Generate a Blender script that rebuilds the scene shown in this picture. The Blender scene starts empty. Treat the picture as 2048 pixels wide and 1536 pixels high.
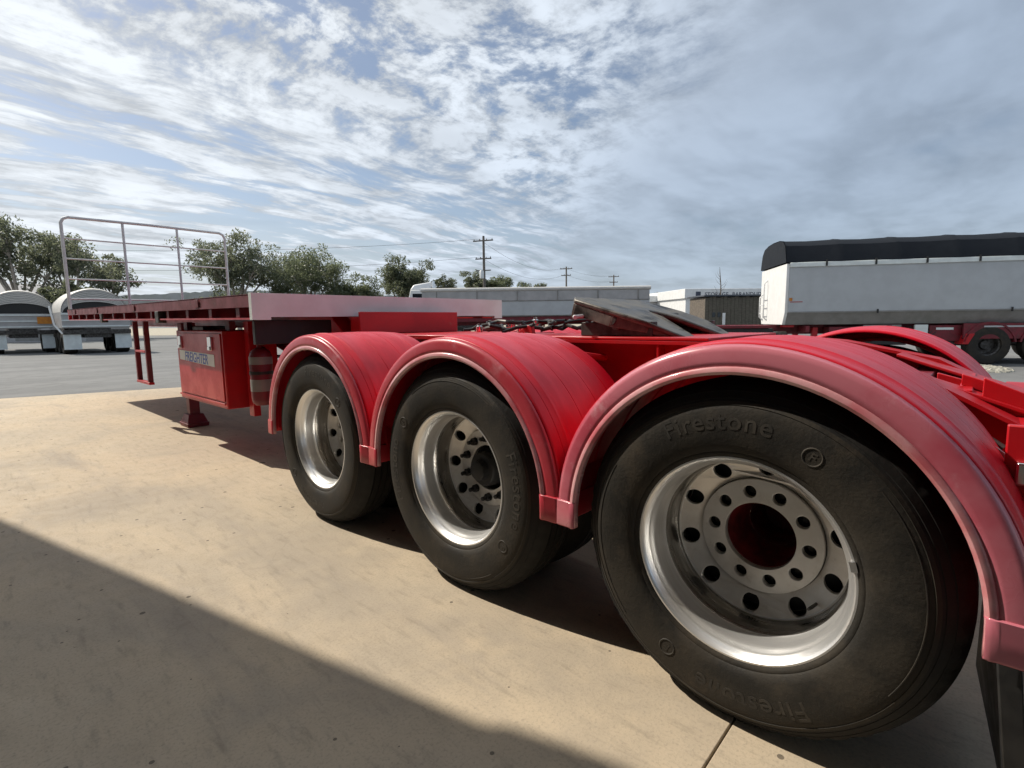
import bpy, math, random
import numpy as np
from mathutils import Vector, Matrix

R = math.radians
scene = bpy.context.scene
col = scene.collection
random.seed(7)
rng = np.random.default_rng(11)

# ------------------------------------------------------------------ camera
cam_d = bpy.data.cameras.new('camera')
cam_d.sensor_width = 36.0
cam_d.lens = 1040.35 / 2048.0 * 36.0
cam_d.clip_start = 0.05
cam_d.clip_end = 3000.0
cam = bpy.data.objects.new('camera', cam_d)
col.objects.link(cam)
FW = Vector((0.73325756, 0.66920835, -0.12038907))
RT = Vector((0.67293265, -0.73959718, -0.01255636))
UP = Vector((0.09744224, 0.0718067, 0.99264737))
EYE = Vector((-1.49656, -0.49826, 1.21367))
m3 = Matrix((RT, UP, -FW)).transposed()
cam.matrix_world = Matrix.Translation(EYE) @ m3.to_4x4()
scene.camera = cam

# ------------------------------------------------------------------ sky, sun, exposure
SUN = Vector((-0.32, 0.98, 1.0)).normalized()          # towards the sun
SUN_EL = math.asin(SUN.z)
SUN_AZ = math.atan2(SUN.x, SUN.y)
world = bpy.data.worlds.new('World')
scene.world = world
world.use_nodes = True
wt = world.node_tree
for n in list(wt.nodes):
    wt.nodes.remove(n)


class NT:
    """small wrapper that adds nodes and links them"""
    def __init__(self, tree):
        self.t = tree

    def new(self, typ, **kw):
        n = self.t.nodes.new(typ)
        for k, v in kw.items():
            setattr(n, k, v)
        return n

    def put(self, sock, val):
        if isinstance(val, bpy.types.NodeSocket):
            self.t.links.new(val, sock)
        else:
            sock.default_value = val

    def math(self, op, a, b=None, c=None, clamp=False):
        n = self.new('ShaderNodeMath', operation=op, use_clamp=clamp)
        self.put(n.inputs[0], a)
        if b is not None:
            self.put(n.inputs[1], b)
        if c is not None:
            self.put(n.inputs[2], c)
        return n.outputs[0]

    def vmath(self, op, a, b=None, scale=None):
        n = self.new('ShaderNodeVectorMath', operation=op)
        self.put(n.inputs[0], a)
        if b is not None:
            self.put(n.inputs[1], b)
        if scale is not None:
            self.put(n.inputs['Scale'], scale)
        return n.outputs['Value'] if op in ('DOT_PRODUCT', 'LENGTH') else n.outputs[0]

    dims = '3D'

    def noise(self, vec, scale, detail=3.0, rough=0.5, dist=0.0, color=False):
        n = self.new('ShaderNodeTexNoise', noise_dimensions=self.dims)
        if vec is not None:
            self.put(n.inputs['Vector'], vec)
        n.inputs['Scale'].default_value = scale
        n.inputs['Detail'].default_value = detail
        n.inputs['Roughness'].default_value = rough
        n.inputs['Distortion'].default_value = dist
        return n.outputs['Color'] if color else n.outputs[0]

    def ramp(self, val, lo, hi, a=0.0, b=1.0, smooth=True):
        n = self.new('ShaderNodeMapRange')
        if smooth:
            n.interpolation_type = 'SMOOTHSTEP'
        self.put(n.inputs['Value'], val)
        n.inputs['From Min'].default_value = lo
        n.inputs['From Max'].default_value = hi
        n.inputs['To Min'].default_value = a
        n.inputs['To Max'].default_value = b
        return n.outputs['Result']

    def mix(self, fac, a, b, blend='MIX'):
        n = self.new('ShaderNodeMix', data_type='RGBA', blend_type=blend)
        self.put(n.inputs[0], fac)
        for i, v in ((6, a), (7, b)):
            if isinstance(v, tuple) and len(v) == 3:
                v = (*v, 1.0)
            self.put(n.inputs[i], v)
        return n.outputs[2]

    def mapping(self, vec, loc=(0, 0, 0), rot=(0, 0, 0), scale=(1, 1, 1)):
        n = self.new('ShaderNodeMapping')
        self.put(n.inputs['Vector'], vec)
        n.inputs['Location'].default_value = loc
        n.inputs['Rotation'].default_value = rot
        n.inputs['Scale'].default_value = scale
        return n.outputs[0]


def build_sky():
    t = NT(wt)
    t.dims = '2D'
    out = t.new('ShaderNodeOutputWorld')
    bg = t.new('ShaderNodeBackground')
    sky = t.new('ShaderNodeTexSky', sky_type='NISHITA')
    sky.sun_disc = False
    sky.sun_elevation = SUN_EL
    sky.sun_rotation = SUN_AZ
    sky.altitude = 150
    sky.air_density = 1.0
    sky.dust_density = 1.2
    sky.ozone_density = 1.5
    d = t.new('ShaderNodeTexCoord').outputs['Generated']
    sep = t.new('ShaderNodeSeparateXYZ')
    t.put(sep.inputs[0], d)
    x, y, z = sep.outputs
    zc = t.math('ADD', t.math('MAXIMUM', z, 0.0), 0.13)
    px = t.math('DIVIDE', x, zc)
    py = t.math('DIVIDE', y, zc)
    cmb = t.new('ShaderNodeCombineXYZ')
    t.put(cmb.inputs[0], px)
    t.put(cmb.inputs[1], py)
    p = cmb.outputs[0]
    # slow warp of the cloud sheet
    wn = t.vmath('SUBTRACT', t.noise(p, 1.3, 2.0, 0.5, color=True), (0.5, 0.5, 0.5))
    pw = t.vmath('ADD', p, t.vmath('SCALE', wn, scale=0.22))
    # rafts of altocumulus overhead, drawn out into streaks further off, a smooth veil to one side
    puff_n = t.noise(t.mapping(pw, loc=(1.0, 0.2, 0.0)), 6.4, 6.0, 0.64)
    streak_n = t.noise(t.mapping(pw, loc=(0.4, 2.2, 0.3), rot=(0, 0, R(-7)), scale=(0.60, 1.9, 1)), 3.1, 6.0, 0.64, 0.10)
    veil_n = t.noise(t.mapping(pw, loc=(2.0, 5.0, 0.3), rot=(0, 0, R(35)), scale=(0.8, 1.5, 1)), 2.2, 4.0, 0.5)
    w_st = t.ramp(py, 1.45, 2.25)
    w_ve = t.ramp(t.math('SUBTRACT', px, py), 0.1, 1.3)
    cov = t.math('ADD', t.math('MULTIPLY', puff_n, t.math('SUBTRACT', 1.0, w_st)), t.math('MULTIPLY', streak_n, w_st))
    cov = t.math('ADD', t.math('MULTIPLY', cov, t.math('SUBTRACT', 1.0, w_ve)), t.math('MULTIPLY', t.math('ADD', t.math('MULTIPLY', t.math('SUBTRACT', veil_n, 0.5), 0.26), 0.57), w_ve))
    broad = t.noise(t.mapping(pw, loc=(3.1, 1.7, 0.0)), 0.9, 2.0, 0.5)
    cov = t.math('ADD', cov, t.math('MULTIPLY', t.math('SUBTRACT', broad, 0.5), 0.40))
    # thin places where the blue comes through
    for (cx, cy, rx, ry, amt) in ((1.10, 1.20, 0.20, 0.14, 0.10), (1.40, 1.05, 0.20, 0.16, 0.15), (0.82, 1.46, 0.20, 0.12, 0.10), (1.12, 0.86, 0.22, 0.09, 0.04),
                                  (0.25, 2.22, 0.5, 0.10, 0.12), (0.70, 2.60, 0.5, 0.13, 0.15), (1.15, 2.16, 0.5, 0.12, 0.10), (1.3, 3.15, 1.2, 0.20, 0.16), (1.9, 0.3, 0.5, 0.3, 0.02)):
        e = t.vmath('LENGTH', t.mapping(t.vmath('SUBTRACT', pw, (cx, cy, 0.0)), rot=(0, 0, R(-4)), scale=(1 / rx, 1 / ry, 0)))
        cov = t.math('SUBTRACT', cov, t.ramp(e, 0.2, 1.5, amt, 0.0))
    fac = t.math('MULTIPLY', t.ramp(cov, 0.31, 0.52, 0.15, 0.97), t.ramp(w_ve, 0.0, 1.0, 1.0, 0.80))
    # haze thickens the sheet near the horizon
    hz = t.ramp(z, 0.0, 0.26, 0.88, 0.10)
    fac = t.math('MAXIMUM', fac, hz, clamp=True)
    # cloud brightness: brighter towards the sun, bright on the lumps, greyer where thick
    sd = t.vmath('DOT_PRODUCT', d, tuple(SUN))
    glow = t.ramp(sd, -0.2, 1.0, 0.88, 1.26)
    lump = t.math('ADD', t.math('MULTIPLY', puff_n, 0.6), t.math('MULTIPLY', streak_n, 0.4))
    calm = t.math('MAXIMUM', t.math('MULTIPLY', w_ve, 0.75), t.ramp(z, 0.0, 0.16, 0.75, 0.0))
    lump = t.math('ADD', t.math('MULTIPLY', lump, t.math('SUBTRACT', 1.0, calm)), t.math('MULTIPLY', calm, 0.5))
    lift = t.ramp(t.math('ADD', t.math('MULTIPLY', cov, 0.55), t.math('MULTIPLY', lump, 0.45)), 0.41, 0.61, 0.85, 1.25)
    thick = t.noise(t.mapping(pw, loc=(7.3, 4.4, 1.1), scale=(0.8, 1.4, 1)), 2.2, 3.0, 0.55)
    body = t.ramp(thick, 0.40, 0.68, 1.0, 0.84)
    veil_dim = t.ramp(w_ve, 0.0, 1.0, 1.0, 0.86)
    bright = t.math('MULTIPLY', t.math('MULTIPLY', t.math('MULTIPLY', body, glow), lift), veil_dim)
    tint = t.mix(t.ramp(sd, 0.0, 0.95), (0.76, 0.91, 1.12), (0.95, 1.0, 1.05))
    CL = 5.35
    cloud = t.vmath('SCALE', tint, scale=t.math('MULTIPLY', bright, CL))
    blue = t.vmath('MULTIPLY', sky.outputs[0], (0.90, 0.88, 0.86))
    c = t.mix(fac, blue, cloud)
    t.put(bg.inputs['Color'], c)
    bg.inputs['Strength'].default_value = 0.1
    t.t.links.new(bg.outputs[0], out.inputs['Surface'])


build_sky()
sun_d = bpy.data.lights.new('sun', 'SUN')
sun_d.energy = 3.9
sun_d.angle = R(0.6)
sun_d.color = (1.0, 0.93, 0.82)
sun = bpy.data.objects.new('sun', sun_d)
sun.rotation_euler = (-SUN).to_track_quat('-Z', 'Y').to_euler()
sun.location = (0, 0, 30)
col.objects.link(sun)
scene.view_settings.view_transform = 'Standard'
scene.view_settings.look = 'None'
scene.view_settings.exposure = 0.30
scene.view_settings.gamma = 1.0
scene.view_settings.use_curve_mapping = False
scene.cycles.adaptive_threshold = 0.02
scene.cycles.max_bounces = 5
scene.cycles.diffuse_bounces = 2
scene.cycles.glossy_bounces = 3
world.cycles.sampling_method = 'MANUAL'
world.cycles.sample_map_resolution = 512
scene.cycles.transparent_max_bounces = 12


# ------------------------------------------------------------------ helpers
def yard(right, ahead, z=0.0):
    """a spot in the yard: metres to the right and ahead of the viewing point, z above ground"""
    return Vector((EYE.x + 0.6730 * right + 0.7386 * ahead, EYE.y - 0.7397 * right + 0.6741 * ahead, z))


class MB:
    def __init__(self):
        self.v = []
        self.f = []

    def add(self, vs, fs):
        o = len(self.v)
        self.v += [tuple(v) for v in vs]
        self.f += [tuple(i + o for i in f) for f in fs]
        return self

    def box(self, x0, x1, y0, y1, z0, z1):
        vs = [(x, y, z) for z in (z0, z1) for y in (y0, y1) for x in (x0, x1)]
        return self.add(vs, [(0, 2, 3, 1), (4, 5, 7, 6), (0, 1, 5, 4), (2, 6, 7, 3), (0, 4, 6, 2), (1, 3, 7, 5)])

    def hexa(self, p):
        """8 points: bottom ring 0-3, top ring 4-7"""
        return self.add(p, [(3, 2, 1, 0), (4, 5, 6, 7), (0, 1, 5, 4), (1, 2, 6, 5), (2, 3, 7, 6), (3, 0, 4, 7)])

    def prism(self, poly, axis, a, b):
        """2-D polygon swept between a and b along an axis (0, 1, 2)"""
        def put(q, w):
            q = list(q)
            q.insert(axis, w)
            return tuple(q)
        n = len(poly)
        vs = [put(q, a) for q in poly] + [put(q, b) for q in poly]
        fs = [tuple(range(n - 1, -1, -1)), tuple(range(n, 2 * n))]
        fs += [(i, (i + 1) % n, n + (i + 1) % n, n + i) for i in range(n)]
        return self.add(vs, fs)

    def tube(self, pts, rad, seg=8, caps=True):
        pts = [Vector(q) for q in pts]
        if not hasattr(rad, '__len__'):
            rad = [rad] * len(pts)
        rings = []
        prev = None
        for i, q in enumerate(pts):
            a = pts[max(i - 1, 0)]
            b = pts[min(i + 1, len(pts) - 1)]
            t = (b - a).normalized()
            if prev is None:
                s = t.cross(Vector((0, 0, 1)))
                if s.length < 0.05:
                    s = t.cross(Vector((0, 1, 0)))
            else:
                s = prev - t * prev.dot(t)
                if s.length < 1e-4:
                    s = t.cross(Vector((0, 0, 1)))
            s.normalize()
            prev = s
            w = t.cross(s)
            rings.append([q + (s * math.cos(k * math.tau / seg) + w * math.sin(k * math.tau / seg)) * rad[i] for k in range(seg)])
        vs = [v for r_ in rings for v in r_]
        fs = []
        for i in range(len(pts) - 1):
            for k in range(seg):
                k2 = (k + 1) % seg
                fs.append((i * seg + k, i * seg + k2, (i + 1) * seg + k2, (i + 1) * seg + k))
        if caps:
            fs.append(tuple(range(seg - 1, -1, -1)))
            fs.append(tuple((len(pts) - 1) * seg + k for k in range(seg)))
        return self.add(vs, fs)

    def lathe_x(self, prof, seg=64, closed=False, cx=0.0, cy=0.0, cz=0.0):
        """profile of (x, r) spun about the X axis"""
        n = len(prof)
        vs = []
        for k in range(seg):
            a = k * math.tau / seg
            for (x, r_) in prof:
                vs.append((cx + x, cy + r_ * math.cos(a), cz + r_ * math.sin(a)))
        fs = []
        for k in range(seg):
            k2 = (k + 1) % seg
            for i in range(n if closed else n - 1):
                j = (i + 1) % n
                fs.append((k * n + i, k2 * n + i, k2 * n + j, k * n + j))
        return self.add(vs, fs)

    def lathe_z(self, prof, seg=24, cx=0.0, cy=0.0, cz=0.0):
        """profile of (r, z) spun about Z, ends closed"""
        n = len(prof)
        vs = []
        for k in range(seg):
            a = k * math.tau / seg
            for (r_, z) in prof:
                vs.append((cx + r_ * math.cos(a), cy + r_ * math.sin(a), cz + z))
        fs = []
        for k in range(seg):
            k2 = (k + 1) % seg
            for i in range(n - 1):
                fs.append((k * n + i, k2 * n + i, k2 * n + i + 1, k * n + i + 1))
        fs.append(tuple(k * n for k in range(seg - 1, -1, -1)))
        fs.append(tuple(k * n + n - 1 for k in range(seg)))
        return self.add(vs, fs)

    def mesh(self, name, mat, angle=38):
        me = bpy.data.meshes.new(name)
        me.from_pydata(self.v, [], self.f)
        me.update()
        if mat:
            me.materials.append(mat)
        me.polygons.foreach_set('use_smooth', [True] * len(me.polygons))
        me.set_sharp_from_angle(angle=R(angle))
        return me

    def build(self, name, mat, parent=None, bevel=0.0, angle=38, loc=None):
        return link(name, self.mesh(name, mat, angle), parent, bevel, loc)


def link(name, me, parent=None, bevel=0.0, loc=None):
    o = bpy.data.objects.new(name, me)
    col.objects.link(o)
    if parent:
        o.parent = parent
    if loc is not None:
        o.location = loc
    if bevel:
        b = o.modifiers.new('bevel', 'BEVEL')
        b.width = bevel
        b.segments = 2
        b.limit_method = 'ANGLE'
        b.angle_limit = R(40)
    return o


def tag(o, label=None, cat=None, group=None, kind=None):
    for k, v in (('label', label), ('category', cat), ('group', group), ('kind', kind)):
        if v:
            o[k] = v
    return o


def thing(name, label, cat, loc=(0, 0, 0), rz=0.0, group=None):
    o = bpy.data.objects.new(name, None)
    o.empty_display_size = 0.2
    col.objects.link(o)
    o.location = loc
    o.rotation_euler = (0, 0, rz)
    return tag(o, label, cat, group)


def copy_tree(o, parent=None):
    c = o.copy()
    col.objects.link(c)
    c.parent = parent
    for ch in [k for k in o.children]:
        copy_tree(ch, c)
    return c


def raw_mesh(name, verts, quads, mat, smooth=False):
    me = bpy.data.meshes.new(name)
    nv, nf = len(verts), len(quads)
    me.vertices.add(nv)
    me.vertices.foreach_set('co', np.asarray(verts, dtype=np.float32).ravel())
    me.loops.add(nf * 4)
    me.loops.foreach_set('vertex_index', np.asarray(quads, dtype=np.int32).ravel())
    me.polygons.add(nf)
    me.polygons.foreach_set('loop_start', np.arange(0, nf * 4, 4, dtype=np.int32))
    me.polygons.foreach_set('loop_total', np.full(nf, 4, dtype=np.int32))
    me.update(calc_edges=True)
    if mat:
        me.materials.append(mat)
    return me


def curve_mesh(cu):
    """turn a curve datablock into plain vertex and face lists"""
    o = bpy.data.objects.new('tmp', cu)
    col.objects.link(o)
    dg = bpy.context.evaluated_depsgraph_get()
    me = bpy.data.meshes.new_from_object(o.evaluated_get(dg))
    vs = [tuple(v.co) for v in me.vertices]
    fs = [tuple(p.vertices) for p in me.polygons]
    bpy.data.objects.remove(o)
    bpy.data.curves.remove(cu)
    bpy.data.meshes.remove(me)
    return vs, fs


def text_geo(body, size, extrude, shear=0.0, offset=0.0, spacing=1.0):
    cu = bpy.data.curves.new('txt', 'FONT')
    cu.body = body
    cu.size = size
    cu.extrude = extrude
    cu.shear = shear
    cu.offset = offset
    cu.space_character = spacing
    cu.align_x = 'CENTER'
    cu.resolution_u = 3
    return curve_mesh(cu)


def holed_disc(r_out, r_in, holes, half, bev=0.002, seg=96):
    """flat ring with round holes, as lists; lies in the local XY plane"""
    cu = bpy.data.curves.new('disc', 'CURVE')
    cu.dimensions = '2D'
    cu.fill_mode = 'BOTH'
    cu.extrude = half
    cu.bevel_depth = bev
    cu.bevel_resolution = 1

    def circle(cx, cy, r_, n):
        sp = cu.splines.new('POLY')
        sp.points.add(n - 1)
        for i in range(n):
            a = i * math.tau / n
            sp.points[i].co = (cx + r_ * math.cos(a), cy + r_ * math.sin(a), 0, 1)
        sp.use_cyclic_u = True
    circle(0, 0, r_out, seg)
    circle(0, 0, r_in, 64)
    for (cx, cy, r_) in holes:
        circle(cx, cy, r_, 28)
    return curve_mesh(cu)


# ------------------------------------------------------------------ materials
def pm(name, c1, c2=None, scale=6.0, rough=0.5, rough2=None, metal=0.0, bump=0.0, bscale=60.0, coat=0.0, lo=0.35, hi=0.65, stretch=None, spec=0.5, detail=5.0, third=None):
    m = bpy.data.materials.new(name)
    m.use_nodes = True
    t = NT(m.node_tree)
    b = m.node_tree.nodes['Principled BSDF']
    b.inputs['Metallic'].default_value = metal
    b.inputs['Specular IOR Level'].default_value = spec
    b.inputs['Coat Weight'].default_value = coat
    b.inputs['Coat Roughness'].default_value = 0.12
    co = t.new('ShaderNodeTexCoord').outputs['Object']
    if stretch:
        co = t.mapping(co, scale=stretch)
    n = t.noise(co, scale, detail, 0.6)
    f = t.ramp(n, lo, hi)
    c = (*c1, 1.0)
    if c2:
        c = t.mix(f, c1, c2)
    if third:                       # (colour, scale, lo, hi) a second layer of wear
        f3 = t.ramp(t.noise(co, third[1], 6.0, 0.65), third[2], third[3])
        c = t.mix(f3, c, third[0])
    t.put(b.inputs['Base Color'], c)
    if rough2 is not None:
        t.put(b.inputs['Roughness'], t.ramp(n, lo, hi, rough, rough2))
    else:
        b.inputs['Roughness'].default_value = rough
    if bump:
        bn = t.new('ShaderNodeBump')
        bn.inputs['Strength'].default_value = bump
        bn.inputs['Distance'].default_value = 0.01
        t.put(bn.inputs['Height'], t.noise(co, bscale, 4.0, 0.6))
        t.put(b.inputs['Normal'], bn.outputs[0])
    return m


M = {}
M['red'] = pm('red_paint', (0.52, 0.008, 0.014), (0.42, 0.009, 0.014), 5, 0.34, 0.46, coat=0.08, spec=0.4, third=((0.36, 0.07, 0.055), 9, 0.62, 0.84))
M['red_dark'] = pm('dark_red_paint', (0.19, 0.012, 0.022), (0.13, 0.014, 0.020), 7, 0.45, 0.6, third=((0.13, 0.08, 0.06), 14, 0.58, 0.75))
M['guard'] = pm('red_guard_plastic', (0.66, 0.006, 0.022), (0.57, 0.008, 0.024), 4, 0.30, 0.44, stretch=(4, 1, 1), spec=0.36, bump=0.05, bscale=70, third=((0.58, 0.065, 0.075), 4, 0.58, 0.90))
M['guard_pale'] = pm('pale_guard_edge', (0.62, 0.19, 0.235), (0.50, 0.060, 0.095), 2.3, 0.24, 0.40, coat=0.5, third=((0.72, 0.44, 0.47), 7, 0.56, 0.80))  # rear guard edge: mottled from red to pinkish white
M['guard_edge'] = pm('red_guard_edge', (0.54, 0.060, 0.080), (0.50, 0.022, 0.040), 3.0, 0.28, 0.42, coat=0.25, third=((0.60, 0.22, 0.24), 8, 0.56, 0.84))
M['guard_bead'] = pm('scuffed_guard_bead', (0.70, 0.36, 0.37), (0.58, 0.12, 0.14), 5, 0.26, 0.42, coat=0.5)
M['white'] = pm('dusty_white_paint', (0.76, 0.81, 0.79), (0.68, 0.72, 0.70), 4, 0.42, 0.55, third=((0.38, 0.33, 0.30), 18, 0.66, 0.84))
M['white_clean'] = pm('white_paint', (0.80, 0.80, 0.78), (0.72, 0.72, 0.70), 3, 0.35, 0.5)
M['galv'] = pm('galvanised_steel', (0.74, 0.75, 0.74), (0.62, 0.63, 0.63), 12, 0.45, 0.6, metal=0.05)
M['galv_dull'] = pm('dull_zinc_plate', (0.40, 0.42, 0.41), (0.30, 0.32, 0.31), 14, 0.45, 0.6, metal=0.3)
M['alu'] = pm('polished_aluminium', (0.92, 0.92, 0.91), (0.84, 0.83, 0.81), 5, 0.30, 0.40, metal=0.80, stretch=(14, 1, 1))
M['alu_well'] = pm('shaded_aluminium_well', (0.40, 0.385, 0.36), (0.30, 0.285, 0.26), 6, 0.24, 0.36, metal=0.95, stretch=(10, 1, 1))  # dark reflections deep in the rim are put into this base colour
M['alu_disc'] = pm('dull_aluminium_disc', (0.84, 0.81, 0.77), (0.70, 0.66, 0.61), 7, 0.34, 0.46, metal=0.55, third=((0.46, 0.40, 0.33), 14, 0.58, 0.82))
M['rubber'] = pm('tyre_rubber', (0.021, 0.019, 0.016), (0.042, 0.035, 0.026), 7, 0.60, 0.80, bump=0.15, bscale=90, spec=0.3, third=((0.074, 0.057, 0.039), 5.0, 0.52, 0.80))
M['tread'] = pm('tread_rubber', (0.012, 0.0115, 0.011), (0.022, 0.020, 0.018), 9, 0.65, 0.82, bump=0.15, bscale=60, spec=0.3)
M['letters'] = pm('raised_rubber', (0.034, 0.031, 0.027), (0.058, 0.049, 0.038), 12, 0.55, 0.7, spec=0.35)
M['black'] = pm('black_plastic', (0.012, 0.012, 0.013), (0.022, 0.021, 0.020), 12, 0.45, 0.6)
M['flap'] = pm('bristled_flap', (0.010, 0.010, 0.010), (0.16, 0.15, 0.13), 130, 0.9, bump=0.8, bscale=160, lo=0.48, hi=0.64, detail=2)
M['grease'] = pm('greasy_steel', (0.095, 0.088, 0.078), (0.19, 0.175, 0.15), 8, 0.40, 0.58, metal=0.45, bump=0.15, bscale=40, third=((0.020, 0.017, 0.014), 6, 0.50, 0.66))
M['steel'] = pm('dark_steel', (0.10, 0.095, 0.09), (0.05, 0.045, 0.04), 14, 0.45, 0.65, metal=0.6)
M['hub'] = pm('red_hub', (0.20, 0.010, 0.012), (0.10, 0.012, 0.012), 16, 0.5, 0.65)
M['chrome'] = pm('chrome', (0.85, 0.85, 0.85), None, 5, 0.12, metal=1.0)
M['lens_red'] = pm('red_lens', (0.45, 0.012, 0.010), (0.35, 0.01, 0.01), 40, 0.15, coat=0.6)
M['amber'] = pm('amber_board', (0.62, 0.24, 0.02), (0.52, 0.18, 0.02), 9, 0.45)
M['blue_ink'] = pm('blue_ink', (0.02, 0.08, 0.50), (0.03, 0.10, 0.54), 30, 0.4)
M['ink'] = pm('sign_ink', (0.05, 0.06, 0.09), None, 5, 0.5)
M['tarp'] = pm('dark_tarp', (0.007, 0.009, 0.013), (0.012, 0.015, 0.020), 5, 0.6, 0.75, spec=0.25, bump=0.25, bscale=9)
M['tarp_pale'] = pm('pale_tarp', (0.62, 0.60, 0.56), (0.50, 0.485, 0.455), 4, 0.6, stretch=(1, 1, 9))
M['tub'] = pm('grey_tub_paint', (0.47, 0.49, 0.50), (0.43, 0.445, 0.455), 2.2, 0.28, 0.4, coat=0.15, third=((0.40, 0.39, 0.37), 8, 0.62, 0.85))
M['tub_low'] = pm('dusty_tub_skirt', (0.21, 0.205, 0.19), (0.27, 0.26, 0.245), 3, 0.4, 0.55)
M['silver'] = pm('silver_side', (0.36, 0.355, 0.35), (0.43, 0.42, 0.415), 2.5, 0.35, 0.5, metal=0.2)
M['glass'] = pm('dark_glass', (0.015, 0.02, 0.025), None, 5, 0.08, spec=0.7)
M['brown'] = pm('weathered_brown_board', (0.13, 0.115, 0.085), (0.085, 0.072, 0.055), 5, 0.75, stretch=(1, 1, 4), third=((0.07, 0.085, 0.045), 3, 0.55, 0.7))
M['roof_red'] = pm('red_tiles', (0.32, 0.085, 0.055), (0.25, 0.07, 0.05), 9, 0.7)
M['roof_dark'] = pm('slate_blue_roof', (0.060, 0.068, 0.085), (0.08, 0.088, 0.10), 3, 0.55)
M['pole'] = pm('weathered_timber', (0.17, 0.15, 0.13), (0.11, 0.10, 0.09), 12, 0.85, stretch=(4, 4, 0.5))
M['wire'] = pm('power_wire', (0.05, 0.05, 0.055), None, 5, 0.6)
M['bark'] = pm('gum_bark', (0.42, 0.38, 0.33), (0.26, 0.22, 0.18), 6, 0.85, stretch=(3, 3, 0.6))
M['bark_dark'] = pm('dark_bark', (0.10, 0.085, 0.07), (0.16, 0.13, 0.10), 8, 0.9)
M['shed'] = pm('shed_steel_sheet', (0.36, 0.37, 0.37), (0.30, 0.31, 0.31), 2, 0.5, metal=0.2)
M['gravel'] = pm('pale_gravel', (0.46, 0.41, 0.31), (0.34, 0.30, 0.23), 3.5, 0.95, bump=0.4, bscale=30)
M['stone'] = pm('crushed_stone', (0.44, 0.42, 0.35), (0.22, 0.21, 0.17), 22, 0.95, bump=0.8, bscale=40)
M['hill'] = pm('hazed_scrub_hill', (0.070, 0.085, 0.098), (0.050, 0.065, 0.070), 0.06, 1.0, detail=8)  # bluish scrub tone with the distance haze mixed into the colour


def leaf_mat(name, a, b):
    m = bpy.data.materials.new(name)
    m.use_nodes = True
    t = NT(m.node_tree)
    s = m.node_tree.nodes['Principled BSDF']
    s.inputs['Roughness'].default_value = 0.42
    s.inputs['Specular IOR Level'].default_value = 0.6
    rnd = t.new('ShaderNodeNewGeometry').outputs['Random Per Island']
    lc = t.new('ShaderNodeTexCoord').outputs['Object']
    clump = t.ramp(t.noise(lc, 0.7, 3.0, 0.6), 0.36, 0.64)
    c = t.mix(t.math('ADD', t.math('MULTIPLY', rnd, 0.5), t.math('MULTIPLY', clump, 0.5)), a, b)
    t.put(s.inputs['Base Color'], c)
    tr = t.new('ShaderNodeBsdfTranslucent')
    t.put(tr.inputs['Color'], t.mix(0.5, c, (0.26, 0.28, 0.16)))
    mx = t.new('ShaderNodeMixShader')
    mx.inputs[0].default_value = 0.62
    out = [n for n in m.node_tree.nodes if n.type == 'OUTPUT_MATERIAL'][0]
    t.t.links.new(s.outputs[0], mx.inputs[1])
    t.t.links.new(tr.outputs[0], mx.inputs[2])
    t.t.links.new(mx.outputs[0], out.inputs['Surface'])
    return m


M['leaf_gum'] = leaf_mat('gum_leaves', (0.078, 0.094, 0.068), (0.150, 0.168, 0.125))
M['leaf_mid'] = leaf_mat('green_leaves', (0.060, 0.082, 0.046), (0.120, 0.146, 0.082))
M['leaf_dark'] = leaf_mat('dark_leaves', (0.040, 0.054, 0.034), (0.085, 0.104, 0.062))


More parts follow.
